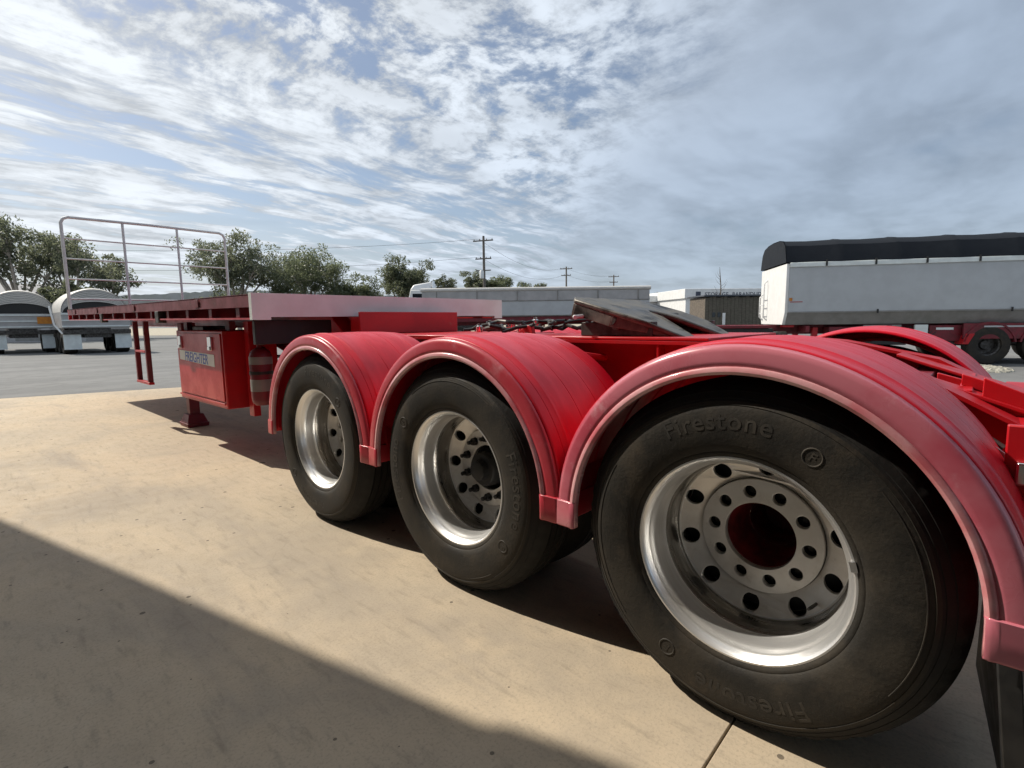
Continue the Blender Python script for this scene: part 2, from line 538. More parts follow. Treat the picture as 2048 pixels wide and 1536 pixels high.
def concrete_mat():
    m = bpy.data.materials.new('stained_concrete')
    m.use_nodes = True
    t = NT(m.node_tree)
    b = m.node_tree.nodes['Principled BSDF']
    co = t.new('ShaderNodeTexCoord').outputs['Object']
    big = t.noise(co, 0.55, 4.0, 0.55, 0.4)
    mid = t.noise(t.mapping(co, rot=(0, 0, R(24)), scale=(1.9, 0.75, 1)), 1.7, 7.0, 0.62, 0.6)
    small = t.noise(co, 11.0, 6.0, 0.65)
    grain = t.noise(co, 95.0, 3.0, 0.7)
    c = t.mix(t.ramp(big, 0.34, 0.66), (0.570, 0.458, 0.318), (0.485, 0.405, 0.300))
    broad = t.noise(t.mapping(co, rot=(0, 0, R(40)), scale=(1.0, 0.55, 1)), 0.9, 5.0, 0.6, 0.8)
    c = t.mix(t.ramp(broad, 0.50, 0.66, 0.0, 0.55), c, (0.370, 0.318, 0.252))
    c = t.mix(t.ramp(broad, 0.46, 0.32, 0.0, 0.45), c, (0.650, 0.540, 0.392))
    c = t.mix(t.ramp(mid, 0.50, 0.78, 0.0, 0.40), c, (0.325, 0.275, 0.212))
    c = t.mix(t.ramp(small, 0.46, 0.78, 0.0, 0.22), c, (0.290, 0.245, 0.190))
    c = t.mix(t.ramp(grain, 0.46, 0.74, 0.0, 0.50), c, (0.275, 0.230, 0.178))
    # grime where wheels stand and turn
    wob = t.vmath('SCALE', t.vmath('SUBTRACT', t.noise(co, 2.4, 3.0, 0.65, color=True), (0.5, 0.5, 0.5)), scale=1.1)
    for (cx, cy, rx, ry, amt) in ((-0.30, 2.05, 0.42, 0.95, 0.55), (-0.10, 0.55, 0.30, 0.70, 0.50), (-0.75, 3.9, 0.7, 0.5, 0.30), (0.10, -0.9, 0.6, 0.5, 0.4), (-2.2, 6.2, 1.4, 0.45, 0.28), (-1.6, 0.9, 0.8, 0.35, 0.25)):
        e = t.vmath('LENGTH', t.mapping(t.vmath('SUBTRACT', t.vmath('ADD', co, wob), (cx, cy, 0.0)), scale=(1 / rx, 1 / ry, 0)))
        c = t.mix(t.ramp(e, 0.15, 1.15, amt, 0.0), c, (0.330, 0.284, 0.228))
    # swept trowel and drag lines
    line = t.noise(t.mapping(co, rot=(0, 0, R(-28)), scale=(16.0, 3.0, 1)), 1.6, 5.0, 0.65)
    c = t.mix(t.ramp(line, 0.50, 0.74, 0.0, 0.40), c, (0.225, 0.190, 0.145))
    # rubber scuffs left by turning wheels, hairline cracks
    scuff = t.noise(t.mapping(co, rot=(0, 0, R(12)), scale=(2.2, 0.35, 1)), 1.1, 4.0, 0.6, 0.3)
    c = t.mix(t.ramp(scuff, 0.56, 0.72, 0.0, 0.42), c, (0.285, 0.250, 0.215))
    vc = t.new('ShaderNodeTexVoronoi', feature='DISTANCE_TO_EDGE')
    t.put(vc.inputs['Vector'], t.vmath('ADD', co, t.vmath('SCALE', t.noise(co, 1.6, 4.0, 0.6, color=True), scale=0.7)))
    vc.inputs['Scale'].default_value = 0.22
    c = t.mix(t.ramp(vc.outputs['Distance'], 0.0003, 0.0012, 0.14, 0.0), c, (0.20, 0.165, 0.13))
    # oil drops and grit
    v = t.new('ShaderNodeTexVoronoi')
    t.put(v.inputs['Vector'], t.vmath('ADD', co, t.vmath('SCALE', t.noise(co, 6.0, 2.0, 0.5, color=True), scale=0.16)))
    v.inputs['Scale'].default_value = 2.6
    v.inputs['Randomness'].default_value = 1.0
    sepc = t.new('ShaderNodeSeparateColor')
    t.put(sepc.inputs[0], v.outputs['Color'])
    rad = t.math('MULTIPLY', t.math('POWER', sepc.outputs[0], 6.0), 0.10)
    spot = t.math('MULTIPLY', t.math('LESS_THAN', v.outputs['Distance'], rad), 0.72)
    c = t.mix(spot, c, (0.085, 0.072, 0.055))
    v2 = t.new('ShaderNodeTexVoronoi')
    t.put(v2.inputs['Vector'], co)
    v2.inputs['Scale'].default_value = 13.0
    sep2 = t.new('ShaderNodeSeparateColor')
    t.put(sep2.inputs[0], v2.outputs['Color'])
    rad2 = t.math('MULTIPLY', t.math('POWER', sep2.outputs[1], 5.0), 0.17)
    c = t.mix(t.math('MULTIPLY', t.math('LESS_THAN', v2.outputs['Distance'], rad2), 0.75), c, (0.075, 0.062, 0.048))
    t.put(b.inputs['Base Color'], c)
    t.put(b.inputs['Roughness'], t.ramp(small, 0.3, 0.7, 0.68, 0.9))
    b.inputs['Specular IOR Level'].default_value = 0.3
    bn = t.new('ShaderNodeBump')
    bn.inputs['Strength'].default_value = 0.30
    bn.inputs['Distance'].default_value = 0.006
    t.put(bn.inputs['Height'], t.math('ADD', t.math('MULTIPLY', grain, 0.5), small))
    t.put(b.inputs['Normal'], bn.outputs[0])
    return m


def asphalt_mat():
    m = bpy.data.materials.new('weathered_asphalt')
    m.use_nodes = True
    t = NT(m.node_tree)
    b = m.node_tree.nodes['Principled BSDF']
    co = t.new('ShaderNodeTexCoord').outputs['Object']
    big = t.noise(t.mapping(co, scale=(0.5, 2.2, 1)), 0.35, 5.0, 0.6, 0.5)
    mid = t.noise(co, 3.0, 6.0, 0.6)
    c = t.mix(t.ramp(big, 0.35, 0.68), (0.205, 0.205, 0.200), (0.145, 0.147, 0.146))
    c = t.mix(t.ramp(mid, 0.42, 0.72, 0.0, 0.5), c, (0.115, 0.115, 0.112))
    c = t.mix(t.ramp(t.noise(co, 60.0, 2.0, 0.7), 0.5, 0.75, 0.0, 0.4), c, (0.28, 0.275, 0.26))
    t.put(b.inputs['Base Color'], c)
    b.inputs['Roughness'].default_value = 0.85
    b.inputs['Specular IOR Level'].default_value = 0.3
    bn = t.new('ShaderNodeBump')
    bn.inputs['Strength'].default_value = 0.4
    t.put(bn.inputs['Height'], t.noise(co, 45.0, 3.0, 0.6))
    t.put(b.inputs['Normal'], bn.outputs[0])
    return m


M['concrete'] = concrete_mat()
M['asphalt'] = asphalt_mat()

# ------------------------------------------------------------------ ground
g = MB()
S = 1500.0
g.add([(-S, -S, -0.062), (S, -S, -0.062), (S, S, -0.062), (-S, S, -0.062)], [(0, 1, 2, 3)])
tag(g.build('asphalt_ground', M['asphalt']), kind='structure')
base = MB().prism([(-16, -14), (6.0, -14), (6.0, 9.78), (-16, 16.80)], 2, -0.060, -0.020)
apron = base.build('concrete_apron', M['steel'])
tag(apron, kind='structure')
# two poured slabs with an open joint between them
JY = -0.012
MB().prism([(-15.99, JY + 0.003), (5.99, JY + 0.003), (5.99, 9.76), (-15.99, 16.78)], 2, -0.019, 0.0).build('slab', M['concrete'], apron, bevel=0.003)
MB().prism([(-15.99, -13.99), (5.99, -13.99), (5.99, JY - 0.003), (-15.99, JY - 0.003)], 2, -0.019, 0.0).build('slab', M['concrete'], apron, bevel=0.003)
# pale gravel beyond the sealed yard
a_, b_, c_, d_ = yard(-160, 66), yard(160, 66), yard(260, 240), yard(-260, 240)
g = MB().add([(*a_.xy, -0.050), (*b_.xy, -0.050), (*c_.xy, -0.050), (*d_.xy, -0.050)], [(0, 1, 2, 3)])
tag(g.build('gravel_yard', M['gravel']), kind='structure')


def ridge(name, y_ahead, x0, x1, hfun, n, seed):
    r_ = np.random.default_rng(seed)
    vs, fs = [], []
    for i in range(n + 1):
        u = i / n
        rt = x0 + (x1 - x0) * u
        h = hfun(u) + r_.uniform(-1, 1) * 1.2 + 1.6 * math.sin(u * 23 + seed)
        p0 = yard(rt, y_ahead - 40, -0.4)
        p1 = yard(rt, y_ahead, max(h, 0.5))
        p2 = yard(rt, y_ahead + 160, -0.4)
        vs += [p0, p1, p2]
        if i:
            o = 3 * (i - 1)
            fs += [(o, o + 3, o + 4, o + 1), (o + 1, o + 4, o + 5, o + 2)]
    m_ = MB().add(vs, fs)
    return tag(m_.build(name, M['hill'], angle=80), kind='structure')


ridge('hill', 900, -1100, 260, lambda u: 66 * math.sin(math.pi * min(u * 1.02, 1)) ** 0.6 * (1 - 0.30 * u), 160, 3)

# ------------------------------------------------------------------ workshop whose roof shades the foreground (behind and left of the viewer)
shed = thing('workshop_shed', 'grey steel workshop shed whose roof edge shades the foreground concrete', 'shed', (-6, 2, 0))
RH = 4.6


def roof_edge(y):                       # x of the roof edge at a given y, chosen from the shadow on the slab
    ys = y - 0.98 * RH
    return -0.89 - 0.24 * (ys - 2.14) - 0.32 * RH


def off(poly):
    return [(x + 6, y - 2) for x, y in poly]


y0r, y1r = -9.0, 19.0
MB().prism(off([(roof_edge(y0r), y0r), (roof_edge(4.70), 4.70), (roof_edge(4.70) + 0.05, 4.74), (roof_edge(5.05) + 0.05, 5.01), (roof_edge(5.05), 5.05), (roof_edge(y1r), y1r), (-12, y1r), (-12, y0r)]), 2, RH, RH + 0.12).build('roof', M['shed'], shed)
MB().box(-12 + 6, -11.8 + 6, y0r - 2, y1r - 2, 0, RH).build('wall', M['shed'], shed)
MB().box(-12 + 6, -4.9 + 6, -9.0 - 2, -8.8 - 2, 0, RH).build('wall', M['shed'], shed)
for yy in (-6.5, 15.5):
    MB().box(-8.6 + 6, -8.4 + 6, yy - 2.1, yy - 1.9, 0, RH).build('column', M['galv'], shed, bevel=0.01)

# ------------------------------------------------------------------ the red trailer
trailer = thing('semi_trailer', 'red flat deck lead trailer with three axles and bare fifth wheel in foreground', 'trailer', (0, 0, 0))
AXLES = (0.0, 1.2354, 2.4708)
HUB = 0.514


def part(mb, name, mat, parent=trailer, bevel=0.0, angle=38):
    return mb.build(name, M[mat] if isinstance(mat, str) else mat, parent, bevel, angle)


# ---- wheels
RIM_PROF = [(0.004, 0.296), (0.000, 0.300), (0.000, 0.305), (0.006, 0.308), (0.014, 0.305), (0.016, 0.300),
            (0.20, 0.300), (0.225, 0.300), (0.230, 0.306), (0.236, 0.303), (0.236, 0.296),
            (0.222, 0.285), (0.200, 0.270), (0.190, 0.263)]
RIM_IN = [(0.116, 0.2690), (0.110, 0.2715), (0.098, 0.2725), (0.060, 0.2745),
          (0.040, 0.277), (0.034, 0.2815), (0.026, 0.2825), (0.020, 0.2855), (0.013, 0.290), (0.008, 0.2925), (0.004, 0.296)]


def flatten(mb):
    """the flat where the tyre meets the ground, and the slight bulge above it"""
    for i, (x, y, z) in enumerate(mb.v):
        r_ = math.hypot(y, z)
        if z < -HUB + 0.001:
            z = -HUB + 0.001
            x += -0.004 if x < 0.122 else 0.004
        elif z < -0.40 and r_ < 0.50 and x < 0.0:
            x -= 0.006 * ((-0.40 - z) / 0.1)
        mb.v[i] = (x, y, z)
    return mb


SIDE = [(0.010, 0.298), (0.002, 0.303), (-0.004, 0.312), (-0.007, 0.318), (-0.0065, 0.321), (-0.012, 0.326), (-0.018, 0.345),
        (-0.0215, 0.366), (-0.0235, 0.390), (-0.0240, 0.410), (-0.0232, 0.428), (-0.0212, 0.442), (-0.0190, 0.452), (-0.0165, 0.4575), (-0.0180, 0.4595), (-0.0150, 0.463), (-0.0110, 0.4690)]


def make_tyre(seg=144):
    mb = MB().lathe_x(SIDE, seg)
    mb.lathe_x([(0.244 - x, r_) for x, r_ in SIDE[::-1]], seg)
    return flatten(mb).mesh('tyre', M['rubber'], 50)


def make_tread(seg=144):
    rt = 0.529
    edge = [(-0.0110, 0.4690), (-0.0060, 0.4750), (-0.0065, 0.4770), (0.0010, 0.4850), (0.0090, 0.4945), (0.0085, 0.4965), (0.0180, 0.5060), (0.0270, 0.5135), (0.0370, 0.5195), (0.046, 0.5225)]
    prof = list(edge)
    for gx in (0.0620, 0.1020, 0.1420, 0.1820):
        r_ = rt - 0.003 * ((gx - 0.122) / 0.07) ** 2
        prof += [(gx - 0.0055, r_), (gx - 0.004, r_ - 0.013), (gx + 0.004, r_ - 0.013), (gx + 0.0055, r_)]
    prof += [(0.244 - x, r_) for x, r_ in edge[::-1]]
    mb = MB().lathe_x(prof, seg)
    n = len(prof)
    for i, (x, y, z) in enumerate(mb.v):         # shoulder notches
        k = i // n
        r_ = math.hypot(y, z)
        if r_ > 0.497 and (k % 3 == 0) and (x < 0.048 or x > 0.196):
            s_ = (r_ - 0.006) / r_
            mb.v[i] = (x, y * s_, z * s_)
    return flatten(mb).mesh('tread', M['tread'], 45)


def sidewall_x(r_):
    pts = [(0.318, -0.007), (0.345, -0.018), (0.366, -0.0215), (0.39, -0.0235), (0.41, -0.024), (0.428, -0.0232), (0.444, -0.021), (0.456, -0.0185)]
    return float(np.interp(r_, [q[0] for q in pts], [q[1] for q in pts]))


def bend_text(mb, body, size, r0, phi0, high=0.0010, **kw):
    vs, fs = text_geo(body, size, 0.002, **kw)
    out = []
    for (u, v, w) in vs:
        r_ = r0 + v
        ph = phi0 + u / r0
        out.append((sidewall_x(r_) - (high if w > 0 else -0.002), -r_ * math.sin(ph), r_ * math.cos(ph)))
    mb.add(out, fs)


def ring_arc(mb, r_, a0, a1, w=0.0016, n=24):
    vs, fs = [], []
    for i in range(n + 1):
        a = a0 + (a1 - a0) * i / n
        for rr, h in ((r_ - w, 0.0), (r_ - w * 0.6, 0.0018), (r_ + w * 0.6, 0.0018), (r_ + w, 0.0)):
            vs.append((sidewall_x(rr) - h, -rr * math.sin(a), rr * math.cos(a)))
        if i:
            o = 4 * (i - 1)
            fs += [(o + k, o + 4 + k, o + 5 + k, o + 1 + k) for k in range(3)]
    mb.add(vs, fs)


def make_lettering(turn):
    """the maker's name on the sidewall, and its round badge"""
    mb = MB()
    bend_text(mb, 'Firestone', 0.074, 0.389, R(-9) + turn, offset=0.0006, spacing=1.08)
    bd = MB()
    c_ph = R(29) + turn
    cy_, cz_ = -0.392 * math.sin(c_ph), 0.392 * math.cos(c_ph)
    vs, fs = [], []
    for i in range(28):
        a = i * math.tau / 28
        for rr, h in ((0.0265, 0.0), (0.0250, 0.0018), (0.0230, 0.0018), (0.0215, 0.0)):
            yy, zz = cy_ + rr * math.cos(a), cz_ + rr * math.sin(a)
            vs.append((sidewall_x(math.hypot(yy, zz)) - h, yy, zz))
        j = (i + 1) % 28
        fs += [(i * 4 + k, j * 4 + k, j * 4 + k + 1, i * 4 + k + 1) for k in range(3)]
    bd.add(vs, fs)
    bend_text(bd, 'F', 0.034, 0.381, c_ph, offset=0.0006)
    rg = MB()
    ring_arc(rg, 0.443, turn + R(50), turn + R(120))
    return (('lettering', mb.mesh('lettering', M['letters'], 60)), ('badge', bd.mesh('badge', M['letters'], 60)), ('moulded_rib', rg.mesh('moulded_rib', M['letters'], 60)))


def ring_mesh(name, r_out, r_in, holes, half, x, mat, cone=0.0):
    vs, fs = holed_disc(r_out, r_in, holes, half)
    mb = MB()
    mb.add([(x + w - cone * (math.hypot(u, v) - r_in), u, v) for (u, v, w) in vs], fs)
    return mb.mesh(name, mat, 40)


tyre_me = make_tyre()
tread_me = make_tread()
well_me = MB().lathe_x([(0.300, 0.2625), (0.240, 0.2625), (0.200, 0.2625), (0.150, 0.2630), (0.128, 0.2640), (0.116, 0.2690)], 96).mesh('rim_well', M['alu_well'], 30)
rim_dark_me = MB().lathe_x(RIM_PROF, 64).lathe_x(RIM_IN, 64).mesh('wheel', M['steel'], 30)
rim_me = MB().lathe_x(RIM_PROF[:6] + RIM_PROF[5:], 96).lathe_x(RIM_IN, 96).mesh('wheel', M['alu'], 30)
hand = [(0.2300 * math.cos(R(18 + 36 * k)), 0.2300 * math.sin(R(18 + 36 * k)), 0.0290) for k in range(10)]
studs = [(0.1450 * math.cos(R(36 * k)), 0.1450 * math.sin(R(36 * k)), 0.0218) for k in range(10)]
outer_ring_me = ring_mesh('disc_ring', 0.2605, 0.190, hand, 0.006, 0.246, M['alu_disc'], 0.52)
hub_face_me = ring_mesh('mounting_face', 0.184, 0.1105, studs, 0.010, 0.236, M['alu_disc'])
lip_me = MB().lathe_x([(0.212, 0.2540), (0.2015, 0.2550), (0.2005, 0.2575), (0.2015, 0.2600), (0.212, 0.2612)], 72).mesh('disc_lip', M['alu'], 40)
hub_mb = MB().lathe_x([(0.250, 0.1115), (0.253, 0.1085), (0.300, 0.107), (0.36, 0.100), (0.40, 0.085)], 64)
hub_mb.lathe_x([(0.40, 0.085), (0.52, 0.07), (0.53, 0.0)], 32)
hub_me = hub_mb.mesh('hub', M['hub'], 35)
hub2_mb = MB().lathe_x([(0.250, 0.1115), (0.253, 0.1085), (0.262, 0.100), (0.240, 0.088), (0.190, 0.082), (0.180, 0.074), (0.180, 0.050), (0.150, 0.046), (0.145, 0.036), (0.145, 0.0)], 40)
hub2_me = hub2_mb.mesh('hub', M['black'], 35)
nut2_me = MB().lathe_x([(0.240, 0.0185), (0.205, 0.0185), (0.200, 0.014), (0.200, 0.010), (0.178, 0.010), (0.176, 0.0)], 6).mesh('wheel_nut', M['black'], 30)
nut_me = MB().lathe_x([(0.272, 0.0125), (0.258, 0.0125), (0.254, 0.009), (0.254, 0.0)], 6).mesh('wheel_nut', M['steel'], 30)
drum_me = MB().lathe_x([(0.290, 0.2615), (0.263, 0.255), (0.263, 0.114)], 48).mesh('blackout_drum', M['black'], 35)  # black backing set close behind the hand holes to paint them dark
valve_me = MB().tube([(0.215, -0.185, -0.150), (0.175, -0.180, -0.146), (0.150, -0.176, -0.143)], [0.0045, 0.005, 0.004], 8).mesh('valve_stem', M['steel'])
weight_me = MB().prism([(-0.197 - 0.09, 0.06), (-0.197 - 0.083, 0.085), (-0.197 - 0.098, 0.088), (-0.197 - 0.105, 0.062)], 0, -0.006, 0.004).mesh('balance_weight', M['chrome'])


def wheel(y, near=True, inner=False, turn=0.0, phase=0.0):
    w = link('wheel', rim_dark_me if inner else rim_me, trailer)
    x = (0.0 if not inner else 0.335)
    if near:
        w.location = (x, y, HUB)
    else:
        w.location = (2.50 - x, y, HUB)
        w.rotation_euler = (0, 0, math.pi)
    link('tyre', tyre_me, w)
    link('tread', tread_me, w)
    if not inner:
        for nm, me in (('rim_well', well_me), ('disc_ring', outer_ring_me), ('disc_lip', lip_me), ('mounting_face', hub_face_me), ('hub', hub_me), ('blackout_drum', drum_me), ('valve_stem', valve_me)):
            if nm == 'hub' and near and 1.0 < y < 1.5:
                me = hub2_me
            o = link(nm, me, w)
            if nm != 'blackout_drum':
                o.rotation_euler = (phase, 0, 0)
        if near:
            for (cy_, cz_, _) in studs:
                c_, s_ = math.cos(phase), math.sin(phase)
                link('wheel_nut', nut2_me if 1.0 < y < 1.5 else nut_me, w, loc=(0, cy_ * c_ - cz_ * s_, cy_ * s_ + cz_ * c_))
            for side_ in (0.0, math.pi):
                for nm, me in make_lettering(turn + side_):
                    link(nm, me, w)
            if y < 0.1:
                link('balance_weight', weight_me, w)
    return w


for i, y in enumerate(AXLES):
    w = wheel(y, True, False, (R(0), R(95), R(200))[i], (R(4), R(17), R(11))[i])
    w['label'] = ('nearest deep dish polished wheel with lettered tyre', 'middle deep dish polished wheel', 'foremost deep dish polished wheel')[i]
    wheel(y, True, True)
    wheel(y, False, False)
    wheel(y, False, True)
    part(MB().lathe_x([(0.56, 0.0), (0.56, 0.075), (1.94, 0.075), (1.94, 0.0)], 24, cy=y, cz=HUB), 'axle', 'steel')

# ---- mudguards
GZ, GR = 0.520, 0.622
BEAD = [(-0.020, -0.079), (-0.036, -0.0785), (-0.0405, -0.073), (-0.0395, -0.066), (-0.0345, -0.062)]
SKIRT = [(-0.0345, -0.062), (-0.0335, -0.045), (-0.0335, -0.020), (-0.0300, -0.009), (-0.0210, -0.002)]


def vee(x, h, d=0.0035, w=0.004):
    return [(x - w, h), (x, h - d), (x + w, h)]


CROWN = [(-0.0210, -0.002), (-0.006, 0.0005), (0.020, 0.002)] + vee(0.034, 0.003) + [(0.060, 0.005), (0.066, 0.0085), (0.084, 0.0085), (0.090, 0.006), (0.190, 0.0085)] + vee(0.205, 0.0088) + [
    (0.330, 0.0100)] + vee(0.345, 0.0100, 0.0045) + [(0.460, 0.0065)] + vee(0.475, 0.006) + [(0.560, 0.000), (0.590, -0.006), (0.600, -0.016)]


def guard_path(n=56):
    path = [(GR, 0.0, -0.035)]                       # (sign, angle, drop)
    pts = []
    pts.append(('s', 0.0, -0.042))
    pts.append(('s', 0.0, -0.012))
    for k in range(n + 1):
        pts.append(('a', math.pi * k / n, 0.0))
    pts.append(('s', math.pi, -0.012))
    pts.append(('s', math.pi, -0.042))
    return pts


def sweep(profile, path, grow=0.0, bulge=0.0):
    mb = MB()
    n = len(profile)
    for i, (kind, a, drop) in enumerate(path):
        for (x, dr) in profile:
            r_ = GR + dr + grow
            mb.v.append((x, r_ * math.cos(a), r_ * math.sin(a) + drop))
        if i:
            o = n * (i - 1)
            mb.f += [(o + k, o + k + 1, o + n + k + 1, o + n + k) for k in range(n - 1)]
    return mb


def cap_mesh(rear):
    """the moulded end piece: a stepped, slightly flared block at the foot of the guard"""
    prof = [(-0.022, -0.083), (-0.041, -0.082), (-0.0435, -0.073), (-0.039, -0.062), (-0.038, -0.014), (-0.032, -0.001), (-0.020, 0.004), (0.10, 0.010), (0.30, 0.013), (0.50, 0.010), (0.602, -0.004)]
    zs = [(0.050, 0.0), (0.047, 0.003), (0.008, 0.003), (-0.040, 0.004), (-0.044, 0.002)]
    mb = MB()
    n = len(prof)
    sg = -1 if rear else 1
    for i, (z, gadd) in enumerate(zs):
        back = math.sqrt(max(GR ** 2 - max(z, 0) ** 2, 0)) - GR
        for (x, dr) in prof:
            mb.v.append((x - (gadd if x < 0.0 else 0), sg * (GR + dr + gadd + back), z))
        if i:
            o = n * (i - 1)
            mb.f += [(o + k, o + k + 1, o + n + k + 1, o + n + k) if rear else (o + k, o + n + k, o + n + k + 1, o + k + 1) for k in range(n - 1)]
    return mb


def solid(o, th, offset=-1.0):
    s = o.modifiers.new('thickness', 'SOLIDIFY')
    s.thickness = th
    s.offset = offset
    return o


crown_me = sweep(CROWN, guard_path()).mesh('mudguard', M['guard'], 30)
skirt_me = sweep(SKIRT, guard_path()).mesh('guard_edge', M['guard_edge'], 45)
skirt_pale_me = sweep(SKIRT, guard_path()).mesh('guard_edge', M['guard_pale'], 45)
bead_me = sweep(BEAD, guard_path()).mesh('edge_bead', M['guard_bead'], 45)
cap_f_me = cap_mesh(False).mesh('end_cap', M['guard_edge'], 40)
cap_r_me = cap_mesh(True).mesh('end_cap', M['guard_edge'], 40)
cap_fp_me = cap_mesh(False).mesh('end_cap', M['guard_pale'], 40)
cap_rp_me = cap_mesh(True).mesh('end_cap', M['guard_pale'], 40)


def mudguard(y, near=True):
    gd = solid(link('mudguard', crown_me, trailer), 0.006)
    gd.location = (0, y, GZ) if near else (2.50, y, GZ)
    if not near:
        gd.rotation_euler = (0, 0, math.pi)
    pale_edge = near and y < 0.1
    solid(link('guard_edge', skirt_pale_me if pale_edge else skirt_me, gd), 0.005)
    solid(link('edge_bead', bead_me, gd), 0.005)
    solid(link('end_cap', cap_fp_me if pale_edge else cap_f_me, gd), 0.005, 0)
    solid(link('end_cap', cap_rp_me if pale_edge else cap_r_me, gd), 0.005, 0)
    if pale_edge:
        gd['label'] = 'red rear mudguard with mottled whitish outer edge'
    return gd


for y in AXLES:
    mudguard(y)
    mudguard(y, False)
    for s in (-1, 1):
        part(MB().tube([(0.10, y + s * 0.30, GZ + 0.525), (0.60, y + s * 0.30, GZ + 0.525), (0.78, y + s * 0.30, GZ + 0.50)], 0.016, 8), 'guard_bracket', 'red')

# ---- chassis rails with the tail that slopes down behind the fifth wheel
CT = 1.112


def rail_top(y):
    return float(np.interp(y, [-0.80, -0.60, -0.34, 0.05, 0.30, 3.33, 3.6, 12], [0.80, 0.872, 1.012, 1.092, CT, CT, 1.30, 1.33]))


for xc in (0.795, 1.705):
    c = MB()
    ys = [-0.78, -0.60, -0.47, -0.34, -0.15, 0.05, 0.30, 1.5, 3.33, 3.6, 5.4, 10.4]
    bot = [0.70, 0.70, 0.70, 0.70, 0.70, 0.71, 0.72, 0.72, 0.72, 0.74, 1.19, 1.22]
    for i in range(len(ys) - 1):
        a, b = ys[i], ys[i + 1]
        ta, tb = rail_top(a), rail_top(b)
        ba, bb = bot[i], bot[i + 1]
        for (x0, x1, lo_a, lo_b, hi_a, hi_b) in ((xc - 0.075, xc + 0.075, ta - 0.014, tb - 0.014, ta, tb),
                                                 (xc - 0.006, xc + 0.006, ba, bb, ta - 0.014, tb - 0.014),
                                                 (xc - 0.065, xc + 0.065, ba - 0.014, bb - 0.014, ba, bb)):
            c.add([(x0, a, lo_a), (x1, a, lo_a), (x1, a, hi_a), (x0, a, hi_a), (x0, b, lo_b), (x1, b, lo_b), (x1, b, hi_b), (x0, b, hi_b)],
                  [(0, 4, 5, 1), (1, 5, 6, 2), (2, 6, 7, 3), (3, 7, 4, 0)] + ([(0, 1, 2, 3)] if i == 0 else []) + ([(7, 6, 5, 4)] if i == len(ys) - 2 else []))
    part(c, 'chassis_rail', 'red')
for y in (-0.30, 0.62, 1.85, 2.9):
    part(MB().box(0.80, 1.70, y - 0.04, y + 0.04, min(0.86, rail_top(y) - 0.2), rail_top(y) - 0.05), 'cross_member', 'red_dark', bevel=0.004)
# web stiffeners on the near rail
for y in (0.62, 1.85):
    part(MB().box(0.725, 0.789, y - 0.005, y + 0.005, 0.722, CT - 0.016), 'stiffener', 'red')
# top plate that carries the fifth wheel, with the two lit cover plates beside it
part(MB().box(0.76, 1.74, 0.40, 1.46, CT + 0.003, CT + 0.016), 'fifth_wheel_base', 'red', bevel=0.003)
part(MB().box(0.735, 1.765, 2.02, 3.14, CT + 0.003, CT + 0.012), 'deck_plate', 'red', bevel=0.003)
part(MB().prism([(1.46, CT + 0.003), (1.62, CT + 0.003), (1.52, CT + 0.075), (1.48, CT + 0.075)], 0, 0.84, 0.87), 'gusset', 'red', bevel=0.003)
part(MB().hexa([(0.90, 1.50, CT + 0.003), (1.35, 1.50, CT + 0.003), (1.35, 1.95, CT + 0.003), (0.90, 1.95, CT + 0.003), (0.90, 1.50, CT + 0.013), (1.35, 1.50, CT + 0.013), (1.35, 1.95, CT + 0.013), (0.90, 1.95, CT + 0.013)]), 'hose_tray', 'red', bevel=0.002)

# ---- rear end: tail cross member, lamp, flap
part(MB().box(0.34, 2.16, -0.80, -0.585, 0.76, 0.875), 'rear_bumper', 'red', bevel=0.006)
part(MB().prism([(-0.80, 0.66), (-0.60, 0.66), (-0.555, 0.74), (-0.553, 0.935), (-0.80, 0.935)], 0, 0.315, 0.337), 'bumper_end_plate', 'red', bevel=0.004)
part(MB().prism([(-0.50, 0.90), (-0.50, 1.00), (-0.66, 0.93), (-0.80, 0.86), (-0.80, 0.80), (-0.62, 0.85)], 0, 0.90, 0.918), 'tail_gusset', 'red', bevel=0.003)
part(MB().prism([(-0.36, 0.90), (-0.36, 0.985), (-0.66, 0.90), (-0.66, 0.80)], 0, 1.20, 1.22), 'tail_gusset', 'red', bevel=0.003)
part(MB().box(0.90, 1.62, -0.475, -0.435, 0.90, 0.955), 'tail_cross_bar', 'red', bevel=0.004)
part(MB().hexa([(1.02, -0.64, 0.885), (1.10, -0.64, 0.885), (1.10, -0.44, 0.960), (1.02, -0.44, 0.960), (1.02, -0.64, 0.930), (1.10, -0.64, 0.930), (1.10, -0.44, 1.000), (1.02, -0.44, 1.000)]), 'ramp_bracket', 'red', bevel=0.003)
part(MB().hexa([(1.42, -0.66, 0.875), (1.64, -0.66, 0.875), (1.64, -0.20, 1.03), (1.42, -0.20, 1.03), (1.42, -0.66, 0.888), (1.64, -0.66, 0.888), (1.64, -0.20, 1.043), (1.42, -0.20, 1.043)]), 'skid_ramp', 'red', bevel=0.003)
tr_ = random.Random(9)
for k in range(6):
    pts = [(1.06 + 0.05 * k + 0.03 * math.sin(j * 0.9 + k), 0.02 - 0.045 * j, 0.985 - 0.012 * j + 0.020 * math.sin(j * 1.3 + 2 * k)) for j in range(11)]
    part(MB().tube(pts, 0.009 + 0.002 * (k % 2), 7), 'air_hose', ('black', 'steel')[k % 2])
coil = [(1.20 + 0.030 * math.cos(j * 0.7), -0.10 - 0.0042 * j, 1.01 - 0.0014 * j + 0.030 * math.sin(j * 0.7)) for j in range(72)]
part(MB().tube(coil, 0.0055, 6), 'coiled_cable', 'black')
part(MB().tube([(0.60, -0.50, 0.82), (0.66, -0.46, 0.86), (0.71, -0.50, 0.84), (0.70, -0.56, 0.80)], 0.012, 8), 'light_cable', 'steel')
